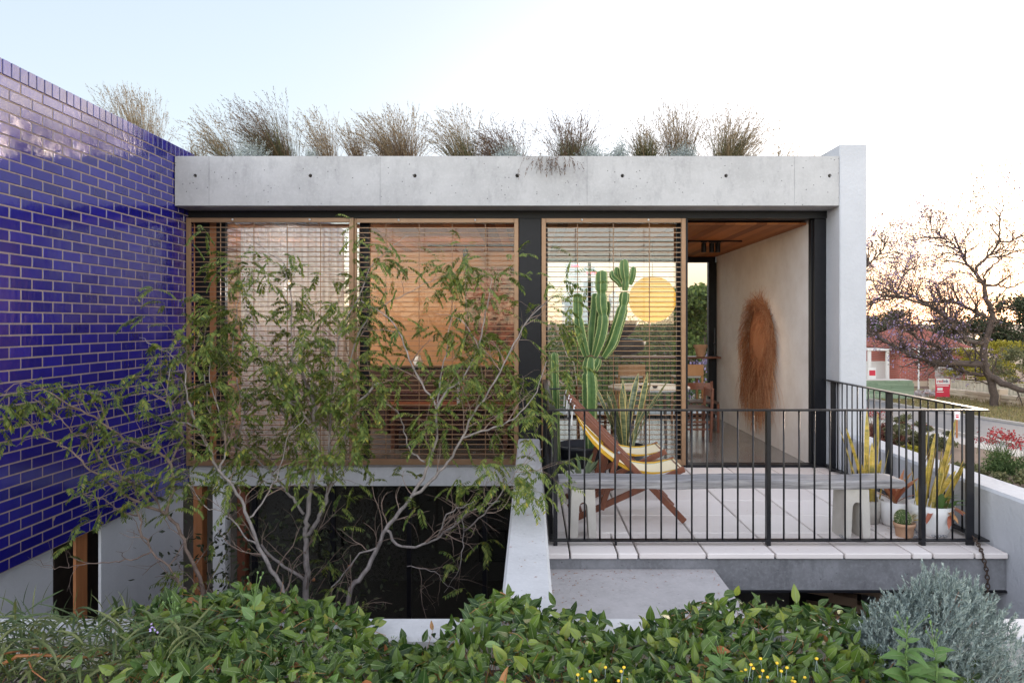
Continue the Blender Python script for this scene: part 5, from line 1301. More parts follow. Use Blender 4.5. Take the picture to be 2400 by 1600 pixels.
nD = tree('courtyard_tree', 'tree with a twisted brown trunk and a long branch reaching along the blue bricks', Dd, 57,
     [(8.0, .34, .0045, .15, .0), (8.0, .22, .0024, .2, .03)], ((1, 2), (.12, .18), .25, .85), bark='bark_brown')
print('leaf sprays', nA, nB, nC, nD)
# dark shrub of bigger leaves low in the courtyard
def court_shrub():
    rng = np.random.default_rng(5); rr = random.Random(5); c = P(640, 1330, 6.6)
    t = thing('courtyard_shrub', (c.x, 6.6, -3.2), 'dark shrub with a few orange fruit low behind the tree trunks', 'shrub')
    m = MB(); n = 2600; q = rng.normal(0, 1, (n, 3)) * [.55, .35, .7] + [c.x, 6.6, -1.3]; q = q[(q[:, 2] < -.25) & (q[:, 0] > -3.6)]; n = len(q)
    ax = unit(rng.normal(0, 1, (n, 3)) + [0, -.3, .2]) * rng.uniform(.05, .09, (n, 1)); quads(m, q, ax, unit(np.cross(ax, rng.normal(size=(n, 3)))) * .016); m.build('foliage', 'tree_dark', t)['kind'] = 'stuff'
    m = MB()
    for k in range(16): m.sphere(Vector(q[rr.randrange(n)]) + Vector((0, -.1, 0)), .018, 8, 6)
    m.build('fruit', 'orange_timber', t)['kind'] = 'stuff'
    m = MB()
    for k in range(9): m.tube([(c.x, 6.6, -3.2), (c.x + rr.uniform(-.3, .3), 6.6, -2.2), (c.x + rr.uniform(-.8, .8), 6.6 + rr.uniform(-.3, .3), -.9)], [.02, .014, .004], 5)
    m.build('stems', 'bark_brown', t)
court_shrub()

# ------------------------------------------------------------------ garden bed in front of the camera
tag(MB().box((-6, -1.5, -.2), (3.395, 2.818, .20)).build('garden_soil', 'mulch'), 'dark mulched soil of the foreground garden bed', 'soil', kind='structure')
def chips():
    m = MB(); rr = random.Random(1)
    for k in range(2600):
        x = rr.uniform(-2.4, 2.6); y = rr.uniform(2.1, 2.8)
        M = Matrix.Translation((x, y, .205 + rr.uniform(0, .012))) @ Matrix.Rotation(rr.uniform(0, 6.28), 4, 'Z') @ Matrix.Rotation(rr.gauss(0, .35), 4, 'X') @ Matrix.Rotation(rr.gauss(0, .35), 4, 'Y')
        a, b = rr.uniform(.008, .028), rr.uniform(.003, .009); m.add([M @ Vector(p) for p in ((-a, -b, 0), (a, -b * .6, .001), (a * .9, b, 0), (-a, b * .7, .002), (-a, -b, .003), (a, -b * .6, .004), (a * .9, b, .003), (-a, b * .7, .005))], [(4, 5, 6, 7), (0, 1, 5, 4), (1, 2, 6, 5), (2, 3, 7, 6), (3, 0, 4, 7)])
    tag(m.build('mulch', 'wood_chip'), 'grey wood chips covering the garden soil', 'mulch', kind='stuff')
chips()
def ovate(m, base, d, nrm, L, w, fold, curl, vein=True, mi=0, lob=None):
    """ovate leaves, vectorised: 5 stations, folded along the midrib. mi array of material idx"""
    n = len(base); d = unit(d); s_ = unit(np.cross(d, nrm)); up = np.cross(s_, d)
    U = np.array([0, .14, .34, .58, .82, 1.]); Wd = np.array([.06, .72, 1., .84, .42, .0])
    V = np.zeros((n, 6, 3, 3))
    for i in range(6):
        cu = (curl * U[i] ** 2)[:, None]; c = base + d * (L * U[i])[:, None] - up * cu * L[:, None]; ww = (w * Wd[i])[:, None]
        V[:, i, 1] = c; V[:, i, 0] = c - s_ * ww + up * ww * fold[:, None]; V[:, i, 2] = c + s_ * ww + up * ww * fold[:, None]
    o = m.n; m.v.extend(map(tuple, V.reshape(-1, 3))); m.n += 18 * n
    if not hasattr(mi, '__len__'): mi = [mi] * n
    for b in range(n):
        q = o + 18 * b
        for i in range(5):
            for k in (0, 1): m.f.append((q + 3 * i + k, q + 3 * i + k + 1, q + 3 * i + 4 + k, q + 3 * i + 3 + k)); m.m.append(mi[b])
    if vein is not False and vein is not True:
        VV = np.zeros((n, 6, 2, 3)); 
        for i in range(6):
            t_ = .0011 * (1 - .8 * U[i]); VV[:, i, 0] = V[:, i, 1] - s_ * t_ + up * .0012; VV[:, i, 1] = V[:, i, 1] + s_ * t_ + up * .0012
        o = m.n; m.v.extend(map(tuple, VV.reshape(-1, 3))); m.n += 12 * n
        for b in range(n):
            q = o + 12 * b
            for i in range(5): m.f.append((q + 2 * i, q + 2 * i + 1, q + 2 * i + 3, q + 2 * i + 2)); m.m.append(vein)
# silhouette of the creeper in photo pixels (2352 wide): x, top y
SIL = [(0, 1440), (180, 1420), (330, 1400), (420, 1372), (480, 1385), (560, 1352), (640, 1372), (720, 1392), (800, 1412), (850, 1432), (880, 1465), (930, 1480), (1000, 1455), (1045, 1412), (1100, 1385), (1160, 1372), (1210, 1385), (1240, 1405), (1290, 1412), (1350, 1420), (1400, 1445), (1470, 1448), (1530, 1425), (1580, 1398), (1640, 1390), (1700, 1392), (1770, 1405), (1850, 1402), (1920, 1412), (2000, 1425), (2100, 1450), (2352, 1500)]
def creeper():
    rng = np.random.default_rng(8); m = MB(); st = MB(); rr = random.Random(8)
    N = 7000; px = rng.uniform(-150, 2250, N); Y = rng.uniform(2.25, 3.02, N)
    top = np.interp(px, [a for a, b in SIL], [b for a, b in SIL]) + rng.normal(0, 10, N)
    X = (px / .98 - VX) * Y / F
    # canopy: its top rises to the silhouette near the wall and falls away towards the viewer
    f = np.clip((Y - 2.25) / .55, 0, 1); ztop = CAMZ - (top / .98 - VY) * Y / F
    zlow = CAMZ - (1640 - VY) * Y / F
    z = np.maximum(.215, zlow + (ztop - zlow) * f ** .8 - np.abs(rng.normal(0, .05, N)))
    over = Y > 2.80
    keep = (~over) | (z > .34)
    dens = np.where(px < 420, .04 + .96 * np.clip((px - 240) / 180, 0, 1), 1.) * np.where(px > 1950, np.clip(1 - (px - 1950) / 300, .15, 1), 1.)
    keep &= rng.random(N) < dens
    keep &= ~((np.abs(px - 985) < 110) & (Y > 2.78) & (rng.random(N) < .85))
    px, Y, X, z = px[keep], Y[keep], X[keep], z[keep]; n = len(X)
    base = np.stack([X, Y, z], 1)
    d = np.stack([rng.normal(0, .75, n), rng.normal(-.25, .5, n), rng.uniform(-.25, 1.15, n)], 1)
    nrm = unit(np.stack([rng.normal(0, .55, n), rng.normal(-.75, .4, n), rng.uniform(.15, 1, n)], 1))
    L = np.clip(.049 * np.exp(rng.normal(0, .27, n)), .02, .078); w = L * rng.uniform(.2, .32, n)
    r_ = rng.random(n); mi = np.where(r_ < .012, 2, np.where(r_ < .06, 3, 0))
    ovate(m, base, d, nrm, L, w, rng.uniform(.15, .5, n), rng.uniform(-.1, .35, n), 1, mi)
    o = m.build('creeper', ['creeper_leaf', 'creeper_vein', 'rust_leaf', 'weed_leaf'])
    tag(o, 'dense dark green oval leaved creeper filling the foreground garden bed', 'ground cover', kind='stuff')
    for k in range(800):
        i = rr.randrange(n); p = Vector(base[i]); q = p + Vector((rr.gauss(0, .06), rr.gauss(-.02, .05), -.05)); st.tube([q + Vector((rr.gauss(0, .05), 0, -.08)), q, p], [.0018, .0015, .001], 3, cap=False)
    for k in range(110):      # young shoots at the top
        i = rr.randrange(n); p = Vector(base[i]); q = p + Vector((rr.gauss(0, .04), rr.gauss(-.02, .03), rr.uniform(.02, .07))); st.tube([p, p.lerp(q, .5) + Vector((.005, 0, .006)), q], [.0012, .001, .0006], 3, cap=False)
    tag(st.build('creeper_stems', 'rust_leaf'), 'thin reddish stems of the foreground creeper', 'ground cover', kind='stuff')
creeper()
def feathery_cover():
    rng = np.random.default_rng(18); m = MB(); n = 5200
    px = rng.normal(560, 210, n); Y = rng.uniform(2.3, 2.68, n); X = (px / .98 - VX) * Y / F; z = np.maximum(.21, CAMZ - (rng.uniform(1465, 1640, n) / .98 - VY) * Y / F)
    ax = unit(rng.normal(0, 1, (n, 3)) + [0, -.2, .8]) * rng.uniform(.012, .022, (n, 1)); quads(m, np.stack([X, Y, z], 1), ax, unit(np.cross(ax, rng.normal(size=(n, 3)))) * .0014)
    tag(m.build('fine_ground_cover', 'bush_green'), 'fine needle leaved ground cover among the creeper', 'ground cover', kind='stuff')
feathery_cover()
def strap_shrub():
    rr = random.Random(31); b = PD(150, 1520, 2.62); b.z = .2
    t = thing('strap_leaf_shrub', b, 'shrub with long narrow drooping olive leaves at the left of the garden bed', 'shrub')
    m = MB()
    for k in range(1100):
        x = rr.uniform(-60, 480); Y = rr.uniform(2.45, 2.98); top = 1395 + (40 if x > 300 else 0) * rr.random(); y = rr.uniform(top + 15, 1560 if x < 330 else 1470)
        p = PD(x, y, Y); p.z = max(.22, p.z)
        strap(m, p, (rr.gauss(-.1, 1), rr.gauss(-.2, .5), rr.uniform(-.1, .9)), rr.uniform(.08, .17), rr.uniform(.007, .012), curl=rr.uniform(.3, 2.0), twist=rr.uniform(-1.5, 1.5), n=8, tip=.4)
    for k in range(26):
        p = PD(rr.uniform(0, 520), rr.uniform(1390, 1420), 2.9); strap(m, p, (rr.gauss(0, .5), 0, 1), rr.uniform(.07, .13), .006, curl=rr.uniform(-.3, .6), n=8, tip=.5)
    m.build('leaves', 'strap_leaf', t)['kind'] = 'stuff'
    s = MB(); s.tube([PD(-30, 1545, 2.5), PD(40, 1505, 2.5), PD(100, 1503, 2.52), PD(180, 1510, 2.58), PD(260, 1500, 2.7)], [.008, .007, .006, .005, .003], 8)
    s.tube([PD(0, 1500, 2.5), PD(60, 1490, 2.6), PD(160, 1485, 2.7)], [.006, .005, .003], 6); s.tube([PD(62, 1508, 2.5), PD(75, 1540, 2.45), PD(105, 1562, 2.42)], [.003, .0025, .002], 6)
    s.build('stems', 'orange_timber', t, True)
strap_shrub()
def weed(px, py0, py1, Y, seed, label, n=13, sc=1.):
    rr = random.Random(seed); rng = np.random.default_rng(seed); b = PD(px, py0, Y); tp = PD(px + rr.uniform(-12, 12), py1, Y)
    t = thing('weed', b, label, 'weed', 'pale green weeds in the garden bed')
    mid = b.lerp(tp, .5) + Vector((rr.gauss(0, .01), 0, 0)); s = MB().tube([b, mid, tp], [.004, .003, .0016], 6); m = MB()
    for k in range(5):
        e = tp + Vector((rr.gauss(0, .025), rr.gauss(0, .02), rr.uniform(.01, .05))); c = mid.lerp(tp, .7); s.tube([c, c.lerp(e, .5) + Vector((0, 0, .008)), e], .0011, 4); m.sphere(e, .0042, 6, 5, 0, (1, 1, 1.5))
    s.build('stem', 'weed_leaf', t)
    base = []; d = []; 
    for k in range(n):
        u = k / n; c = b.lerp(mid, min(1, u * 2)) if u < .5 else mid.lerp(tp, (u - .5) * 1.6); a = k * 2.4 + rr.uniform(-.3, .3); base.append(tuple(c)); d.append((math.cos(a), math.sin(a) * .8, rr.uniform(.1, .9)))
    base = np.array(base); d = np.array(d); L = np.array([sc * (.11 - .065 * k / n) * rr.uniform(.8, 1.15) for k in range(n)])
    ovate(m, base, d, unit(np.array([0, -.4, 1.]) + rng.normal(0, .25, (n, 3))), L, L * .26, rng.uniform(.1, .4, n), rng.uniform(.1, .6, n), 1, 0)
    m.build('leaves', ['weed_leaf', 'creeper_vein'], t)
weed(405, 1560, 1400, 2.55, 1, 'pale green weed with toothed leaves, the left one of two tall weeds among the creeper'); weed(575, 1560, 1345, 2.6, 2, 'taller pale green weed with toothed leaves in front of the tree trunks')
weed(2090, 1600, 1440, 2.35, 3, 'pale green weed growing in front of the silver bush', 15); weed(2150, 1600, 1465, 2.33, 4, 'shorter pale green weed at the foot of the silver bush, right of its neighbour', 12); weed(1655, 1610, 1500, 2.4, 5, 'bright green weed standing among the yellow button flowers', 11)
def silver_bush():
    rng = np.random.default_rng(3); rr = random.Random(3); c = Vector((1.44, 2.64, .2))
    t = thing('silver_bush', c, 'rounded silver grey bush with upright needle leaf shoots at the right', 'bush')
    n = 1500; m = MB()
    # outline of crown (photo px, 2352 wide) -> height profile
    prof = [(1960, 1520), (2010, 1475), (2040, 1440), (2060, 1390), (2075, 1385), (2090, 1405), (2120, 1375), (2150, 1345), (2180, 1318), (2205, 1335), (2225, 1350), (2250, 1340), (2270, 1360), (2290, 1375), (2312, 1345), (2325, 1375), (2330, 1420), (2310, 1480), (2330, 1540)]
    px = rng.uniform(2000, 2285, n); dep = rng.uniform(-1, 1, n); Y = 2.58 + .19 * dep
    top = np.interp(px, [a for a, b in prof], [b for a, b in prof]); lowr = rng.random(n) ** 1.1
    yy = top + (18 + 1.0 * np.abs(dep) ** 2 * 45) + lowr * (1600 - top) * np.where(dep < .2, 1., .45)
    X = (px / .98 - VX) * 2.56 / F; Z = np.maximum(.22, CAMZ - (yy / .98 - VY) * 2.56 / F); base = np.stack([X, Y, Z], 1)
    out = np.stack([(X - c.x) * .8, (Y - c.y) * 1.2 - .12, np.full(n, .75)], 1) + rng.normal(0, .2, (n, 3)); out = unit(out)
    L = rng.uniform(.04, .075, n); ribbon_blades(m, base - out * .03, out, L + .03, np.full(n, .0016), rng.normal(0, .2, (n, 3)), 3, 0, rng)
    K = 28
    for k in range(K):
        u = k / K; q = base + out * (L * u)[:, None]; a = k * 2.4 + rng.uniform(0, 6.28, n); pr = unit(np.cross(out, rng.normal(size=(n, 3))))
        ax = unit(out * (.75 + .5 * u) + pr * .62) * (.021 * (1.05 - .4 * u) * rng.uniform(.8, 1.2, n))[:, None]; quads(m, q, ax, unit(np.cross(ax, pr + rng.normal(0, .3, (n, 3)))) * .0021)
    kk = 12000; i = rng.integers(0, n, kk); q = base[i] + rng.normal(0, .02, (kk, 3)) + [0, .035, -.04]; q[:, 2] = np.maximum(q[:, 2], .21); ax = unit(rng.normal(0, 1, (kk, 3)) + [0, 0, .6]) * .022; quads(m, q, ax, unit(np.cross(ax, rng.normal(size=(kk, 3)))) * .002)
    m.build('foliage', 'silver_leaf', t)['kind'] = 'stuff'
    s = MB()
    for k in range(60):
        i = rr.randrange(n); e = Vector(base[i]); s.tube([(c.x + rr.gauss(0, .05), c.y, .2), (c.x * .6 + e.x * .4, c.y * .6 + e.y * .4, .3), tuple(e)], [.004, .003, .0015], 4, cap=False)
    s.build('stems', 'bark_brown', t)
    # small neighbour at the frame edge
    t2 = thing('silver_bush', (1.95, 2.7, .2), 'small silver grey bush cut off by the right edge', 'bush'); m = MB(); n = 160
    base = np.stack([rng.normal(2.03, .05, n), rng.normal(2.68, .05, n), rng.uniform(.21, .33, n)], 1); out = unit(rng.normal(0, .35, (n, 3)) + [0, 0, 1])
    for k in range(20):
        pr = unit(np.cross(out, rng.normal(size=(n, 3)))); ax = unit(out + pr * .6) * .016; quads(m, base + out * (.045 * k / 20), ax, unit(np.cross(ax, pr)) * .0012)
    m.build('foliage', 'silver_leaf', t2)['kind'] = 'stuff'
silver_bush()
def buttons(x0, x1, n, Y, ytop, seed, label):
    rr = random.Random(seed); cx = ((x0 + x1) / 2 / .98 - VX) * Y / F
    t = thing('button_flower', (cx, Y, .2), label, 'flower', 'clumps of yellow button flowers')
    s = MB(); 
    for k in range(n):
        px = rr.uniform(x0, x1); y = Y + rr.uniform(-.06, .06); h = PD(px, rr.uniform(ytop, 1575) if rr.random() > .1 else ytop - 8, y); b = Vector((h.x + rr.gauss(0, .02), y + .01, .2)); s.tube([b, b.lerp(h, .5) + Vector((rr.gauss(0, .004), 0, 0)), h], .0011, 4, cap=False)
        m = MB(); m.lathe(h, [(.0015, -.004), (.0048, -.002), (.0058, .0015), (.004, .004), (0, .0046)], 10); m.build('flower_head', 'yellow_flower', t, True)
        for q in range(4):
            c = b.lerp(h, rr.uniform(.3, .9)); ax = Vector((rr.gauss(0, .5), rr.gauss(0, .5), 1)).normalized() * .02; w = ax.orthogonal().normalized() * .0012; s.add([c, c + ax * .5 + w, c + ax, c + ax * .5 - w], [(0, 1, 2, 3)])
    s.build('stems', 'silver_leaf', t)
buttons(1325, 1445, 14, 2.32, 1540, 1, 'smaller clump of yellow button flowers at the bottom edge, left'); buttons(1665, 1885, 28, 2.36, 1520, 2, 'larger clump of yellow button flowers at the bottom edge, right')
def violets():
    rr = random.Random(4)
    for k, (px, py, lab) in enumerate(((352, 1440, 'violet pea flower left of the pale green weed'), (736, 1528, 'violet flower spike among the creeper below the tree'), (724, 1556, 'violet flower at the bottom edge below the spike'), (655, 1555, 'violet flower at the bottom edge under the taller weed'))):
        c = PD(px, py, 2.45); m = MB()
        for q in range(9):
            p = c + Vector((rr.gauss(0, .006), rr.gauss(0, .005), rr.gauss(0, .009))); ax = Vector((rr.gauss(0, 1), -.5, rr.gauss(0, 1))).normalized() * .01; w = ax.orthogonal().normalized() * .004; m.add([p, p + ax * .5 + w, p + ax, p + ax * .5 - w], [(0, 1, 2, 3)])
        t = thing('violet_flower', c, lab, 'flower', 'small violet flowers in the garden bed'); m.build('petals', 'violet_flower', t); MB().tube([c, c + Vector((.01, .02, -.12))], .001, 4).build('stem', 'weed_leaf', t)
violets()

def litter():
    rr = random.Random(44); m = MB()
    def fleck(x, y, z, s):
        a = rr.uniform(0, 6.28); c, d = math.cos(a) * s, math.sin(a) * s; w = rr.uniform(.12, .4)
        m.add([(x - c, y - d, z), (x + d * w, y - c * w, z + .002), (x + c, y + d, z + .001), (x - d * w, y + c * w, z + .0025)], [(0, 1, 2, 3)])
    for k in range(260):       # needles and leaf bits on the lower deck, thickest along the divider wall and the slab
        if rr.random() < .55: fleck(.13 + abs(rr.gauss(0, .12)), rr.uniform(3.3, 4.85), -.118, rr.uniform(.002, .011))
        else: fleck(rr.uniform(.13, 1.28), 4.85 - abs(rr.gauss(0, .22)), -.118, rr.uniform(.002, .013))
    for k in range(60): fleck(rr.uniform(-.12, .09), rr.uniform(3.1, 7.6), .332, rr.uniform(.002, .012))
    for k in range(150): fleck(rr.uniform(.3, 3.3), rr.uniform(4.9, 7.6), .003, rr.uniform(.002, .009))
    for k in range(50): fleck(rr.uniform(2.6, 3.3), rr.uniform(5.05, 5.6), .003, rr.uniform(.004, .016))
    tag(m.build('leaf_litter', 'bromeliad'), 'dry leaf bits scattered on the terrace, deck and divider wall', 'leaf litter', kind='stuff')
litter()
# ------------------------------------------------------------------ across the street
def jacaranda():
    Y0 = 40.
    def J(pts, dy=0.): return [P(x / 2.09 + 1950, y / 2.09 + 350, Y0 + dy + dd) for x, y, dd in pts]
    def K(pts, dy=0.): return [P(x / 3.734 + 2020, y / 3.734 + 380, Y0 + dy + dd) for x, y, dd in pts]
    rng = random.Random(4); nr = np.random.default_rng(4)
    b = P(2330, 962, Y0); t = thing('jacaranda_tree', b, 'large nearly bare jacaranda with purple blossom beside the street', 'tree')
    tr = MB(); L = []
    limbs = [
     (J([(795, 1275, 0), (788, 1180, 0), (770, 1110, 0), (745, 1050, 0), (745, 960, 0), (775, 860, 0), (790, 820, 0), (765, 745, 0), (742, 665, 0), (700, 605, 0)]), .42, .17),
     (J([(770, 1110, 0), (820, 1140, -.5), (880, 1165, -1), (960, 1180, -1.5), (1100, 1150, -2), (1250, 1000, -2)]), .36, .2),
     (J([(760, 1060, 0), (690, 1050, 0), (560, 1045, -.3), (430, 1020, -.6), (300, 960, -1), (180, 900, -1.4), (60, 860, -1.6)]), .26, .05),
     (J([(770, 1100, 0), (680, 1095, .4), (600, 1070, .6), (520, 1060, .8), (420, 1075, 1)]), .15, .03),
     (J([(560, 1045, -.3), (545, 985, -.5), (480, 950, -.5), (420, 930, -.5), (370, 880, -.5), (250, 850, -.6)]), .16, .03),
     (J([(740, 950, 0), (650, 930, -.5), (600, 860, -.8), (540, 800, -1), (400, 740, -1.2), (280, 720, -1.5), (180, 750, -1.5)]), .17, .04),
     (K([(1180, 1400, 0), (1000, 1310, 0), (800, 1210, 0), (600, 1230, 0), (430, 1170, 0), (350, 1140, 0), (230, 1200, 0), (50, 1240, 0)]), .16, .06),
     (K([(430, 1110, 0), (600, 1110, 0), (650, 1090, 0), (740, 1060, 0)])[::-1], .06, .02),
     (K([(300, 1140, 0), (340, 1060, 0), (390, 960, 0), (480, 920, 0), (450, 850, 0), (400, 760, 0)]), .09, .02),
     (K([(230, 1200, 0), (240, 1090, 0), (230, 1000, 0), (260, 950, 0)]), .05, .015),
     (K([(990, 960, 0), (910, 880, 0), (860, 780, 0), (800, 720, 0), (700, 660, 0), (620, 580, 0), (560, 440, 0)]), .15, .02),
     (K([(700, 660, 0), (540, 660, 0), (460, 680, 0), (380, 660, 0)]), .06, .015),
     (K([(860, 790, 0), (900, 690, 0), (910, 620, 0), (880, 560, 0), (800, 440, 0), (770, 370, 0)]), .05, .012),
     (K([(870, 830, 0), (740, 790, 0), (690, 840, 0), (640, 820, 0)]), .06, .015),
     (K([(990, 960, 0), (1030, 890, 0), (1090, 840, 0), (1150, 760, 0), (1200, 690, 0), (1205, 600, 0), (1210, 480, 0), (1235, 390, 0), (1205, 220, 0), (1190, 70, 0)]), .16, .012),
     (K([(1200, 690, 0), (1300, 690, 0), (1400, 640, 0), (1500, 560, 0)]), .1, .03),
     (K([(1200, 470, 0), (1130, 410, 0), (1010, 310, 0), (980, 250, 0)]), .05, .01),
     (K([(1235, 390, 0), (1330, 350, 0), (1410, 300, 0)]), .05, .012),
     (K([(1180, 560, 0), (1080, 530, 0), (960, 460, 0), (890, 380, 0)]), .04, .01),
     (K([(1060, 1050, 0), (1110, 950, 0), (1200, 860, 0), (1250, 780, 0), (1310, 690, 0), (1330, 560, 0)]), .11, .02),
     (K([(1200, 860, 0), (1260, 815, 0), (1400, 760, 0), (1500, 730, 0)]), .08, .03),
     (K([(1060, 1080, 0), (1200, 1075, 0), (1280, 1100, 0), (1400, 1050, 0), (1550, 960, 0)]), .12, .04),
     (K([(950, 970, 0), (860, 965, 0), (800, 985, 0), (690, 970, 0)]), .06, .015),
     (J([(775, 860, 0), (700, 800, .5), (650, 720, .8), (610, 640, 1.)]), .08, .02),
     (J([(180, 560, -3), (215, 530, -3), (250, 490, -3), (245, 440, -3)]), .10, .03),
     (J([(60, 700, -3), (130, 620, -3), (180, 560, -3)]), .14, .10),
    ]
    clear = lambda q: not (-3.2 < q.z < -1.25 and 23.2 < q.x < 25.0)
    for li, (pts, r0, r1) in enumerate(limbs):
        if li in (2, 3, 4, 5): r0 *= 1.5; r1 *= 1.5
        r0 *= .56; r1 *= .6; sp = bez(pts, jit=.035, rng=rng); n = len(sp); tr.tube(sp, [r0 + (r1 - r0) * (k / (n - 1)) for k in range(n)], 7); L.append((sp, r0, r1))
    tr.build('trunk', 'bark_dark', t, True)
    L += [l for l in L if max(VX + q.x * F / q.y for q in l[0][-3:]) < 2215] * 2
    tw = MB(); lv = twigs(tw, L, rng, [(2.5, 1.9, .05, .1, -.02), (2.9, 1.0, .034, .12, -.02), (2.4, .55, .026, .2, 0.)], clear, .25); tw.build('twigs', 'bark_dark', t)['kind'] = 'stuff'
    m = MB(); cs = []; mi = []
    for pth, r0, r1 in lv[-1] + lv[-2]:
        e = pth[-1]; py = VY - (e.z - CAMZ) * F / e.y; px = VX + e.x * F / e.y
        if not clear(e): continue
        purple = rng.random() < (.4 if px < 2270 else .12)
        if rng.random() < .22 and not purple: continue
        k = rng.randint(2, 6) if purple else rng.randint(2, 5)
        for q in range(k): cs.append(tuple(e + Vector((rng.gauss(0, .13), rng.gauss(0, .13), rng.gauss(0, .11))))); mi.append(0 if purple else 1)
    cs = np.array(cs); n = len(cs); ax = unit(nr.normal(0, 1, (n, 3))) * nr.uniform(.08, .16, (n, 1)); quads(m, cs, ax, unit(np.cross(ax, nr.normal(size=(n, 3)))) * .042, mi)
    m.build('blossom', ['jacaranda_flower', 'jacaranda_pod'], t)['kind'] = 'stuff'
    print('jac', n)
jacaranda()
def crown_tree(name, x, y, h, w, trunk, mat, label, seed, n=2600, leaf=.16, group='trees and bushes beyond the street', cat='tree', zbase=None, clumps=26, tr_r=.16):
    rng = np.random.default_rng(seed); rr = random.Random(seed); zb = zg(y) if zbase is None else zbase
    t = thing(name, (x, y, zb), label, cat, group)
    if trunk:
        m = MB(); m.tube([(x, y, zb - .1), (x + rr.uniform(-.2, .2), y, zb + h * .25), (x + rr.uniform(-.3, .3), y, zb + h * .55), (x, y, zb + h * .85)], [tr_r, tr_r * .8, tr_r * .5, tr_r * .1], 8)
        for k in range(9):
            z0 = zb + h * rr.uniform(.25, .6); a = rr.uniform(0, 6.28); m.tube([(x, y, z0), (x + math.cos(a) * w * .2, y + math.sin(a) * w * .2, z0 + h * .12), (x + math.cos(a) * w * .42, y + math.sin(a) * w * .42, z0 + h * rr.uniform(.15, .3))], [tr_r * .4, tr_r * .25, .02], 5)
        m.build('trunk', 'bark_brown', t, True)
    n = int(n * 1.8); m = MB(); per = n // clumps
    for c in range(clumps):
        a = rng.uniform(0, 6.28); rr_ = math.sqrt(rng.random()); u = rng.random()
        lo = .25 if trunk else .02; zc = zb + h * (lo + (.93 - lo) * u); wr = w * .5 * (1 - (abs(u - .4) / .75) ** 2) * rr_ ; cx = x + math.cos(a) * wr; cy = y + math.sin(a) * wr
        s = w * rng.uniform(.07, .15); q = rng.normal(0, 1, (per, 3)); q = unit(q) * (rng.random((per, 1)) ** .45) * [s * 1.3, s * 1.3, s * .8 * (1 if trunk else .7)] + [cx, cy, zc]
        q[:, 2] = np.maximum(q[:, 2], zb + .02)
        ax = unit(rng.normal(0, 1, (per, 3)) + [0, 0, -.2]) * leaf * rng.uniform(.6, 1.3, (per, 1)); quads(m, q, ax, unit(np.cross(ax, rng.normal(size=(per, 3)))) * leaf * .36)
    m.build('crown', mat, t)['kind'] = 'stuff'
    return t
def px_x(px, y): return (px - VX) * y / F
# across the street, right of the picture
crown_tree('dark_tree', px_x(2400, 75), 75, 8.6, 11, True, 'tree_dark', 'dark green tree mass behind the jacaranda trunk', 61, 5200, .32, clumps=40)
crown_tree('dark_tree', px_x(2270, 82), 82, 6.6, 9, True, 'tree_dark', 'lower dark tree left of the one behind the jacaranda trunk', 62, 3600, .32)
crown_tree('dark_tree', px_x(2130, 85), 85, 7.2, 10, True, 'tree_dark', 'dark tree behind the red brick house', 63, 3600, .32)
crown_tree('dark_tree', px_x(2040, 70), 70, 6.4, 7, True, 'tree_dark', 'dark tree beside the white wing wall, left of the brick house', 66, 3000, .3)
crown_tree('yellow_bush', px_x(2345, 56), 56, 4.0, 5.5, False, 'bush_yellow', 'yellow green bush glowing behind the jacaranda trunk', 64, 2600, .17, cat='bush')
crown_tree('yellow_bush', px_x(2255, 57), 57, 3.4, 4, False, 'bush_yellow', 'yellow green bush right of the brick house roof', 65, 1600, .17, cat='bush')
crown_tree('brown_bush', px_x(2390, 47), 47, 3.6, 4.5, False, 'bush_olive', 'tangled brownish bush behind the cream fence', 67, 2400, .14, cat='bush')
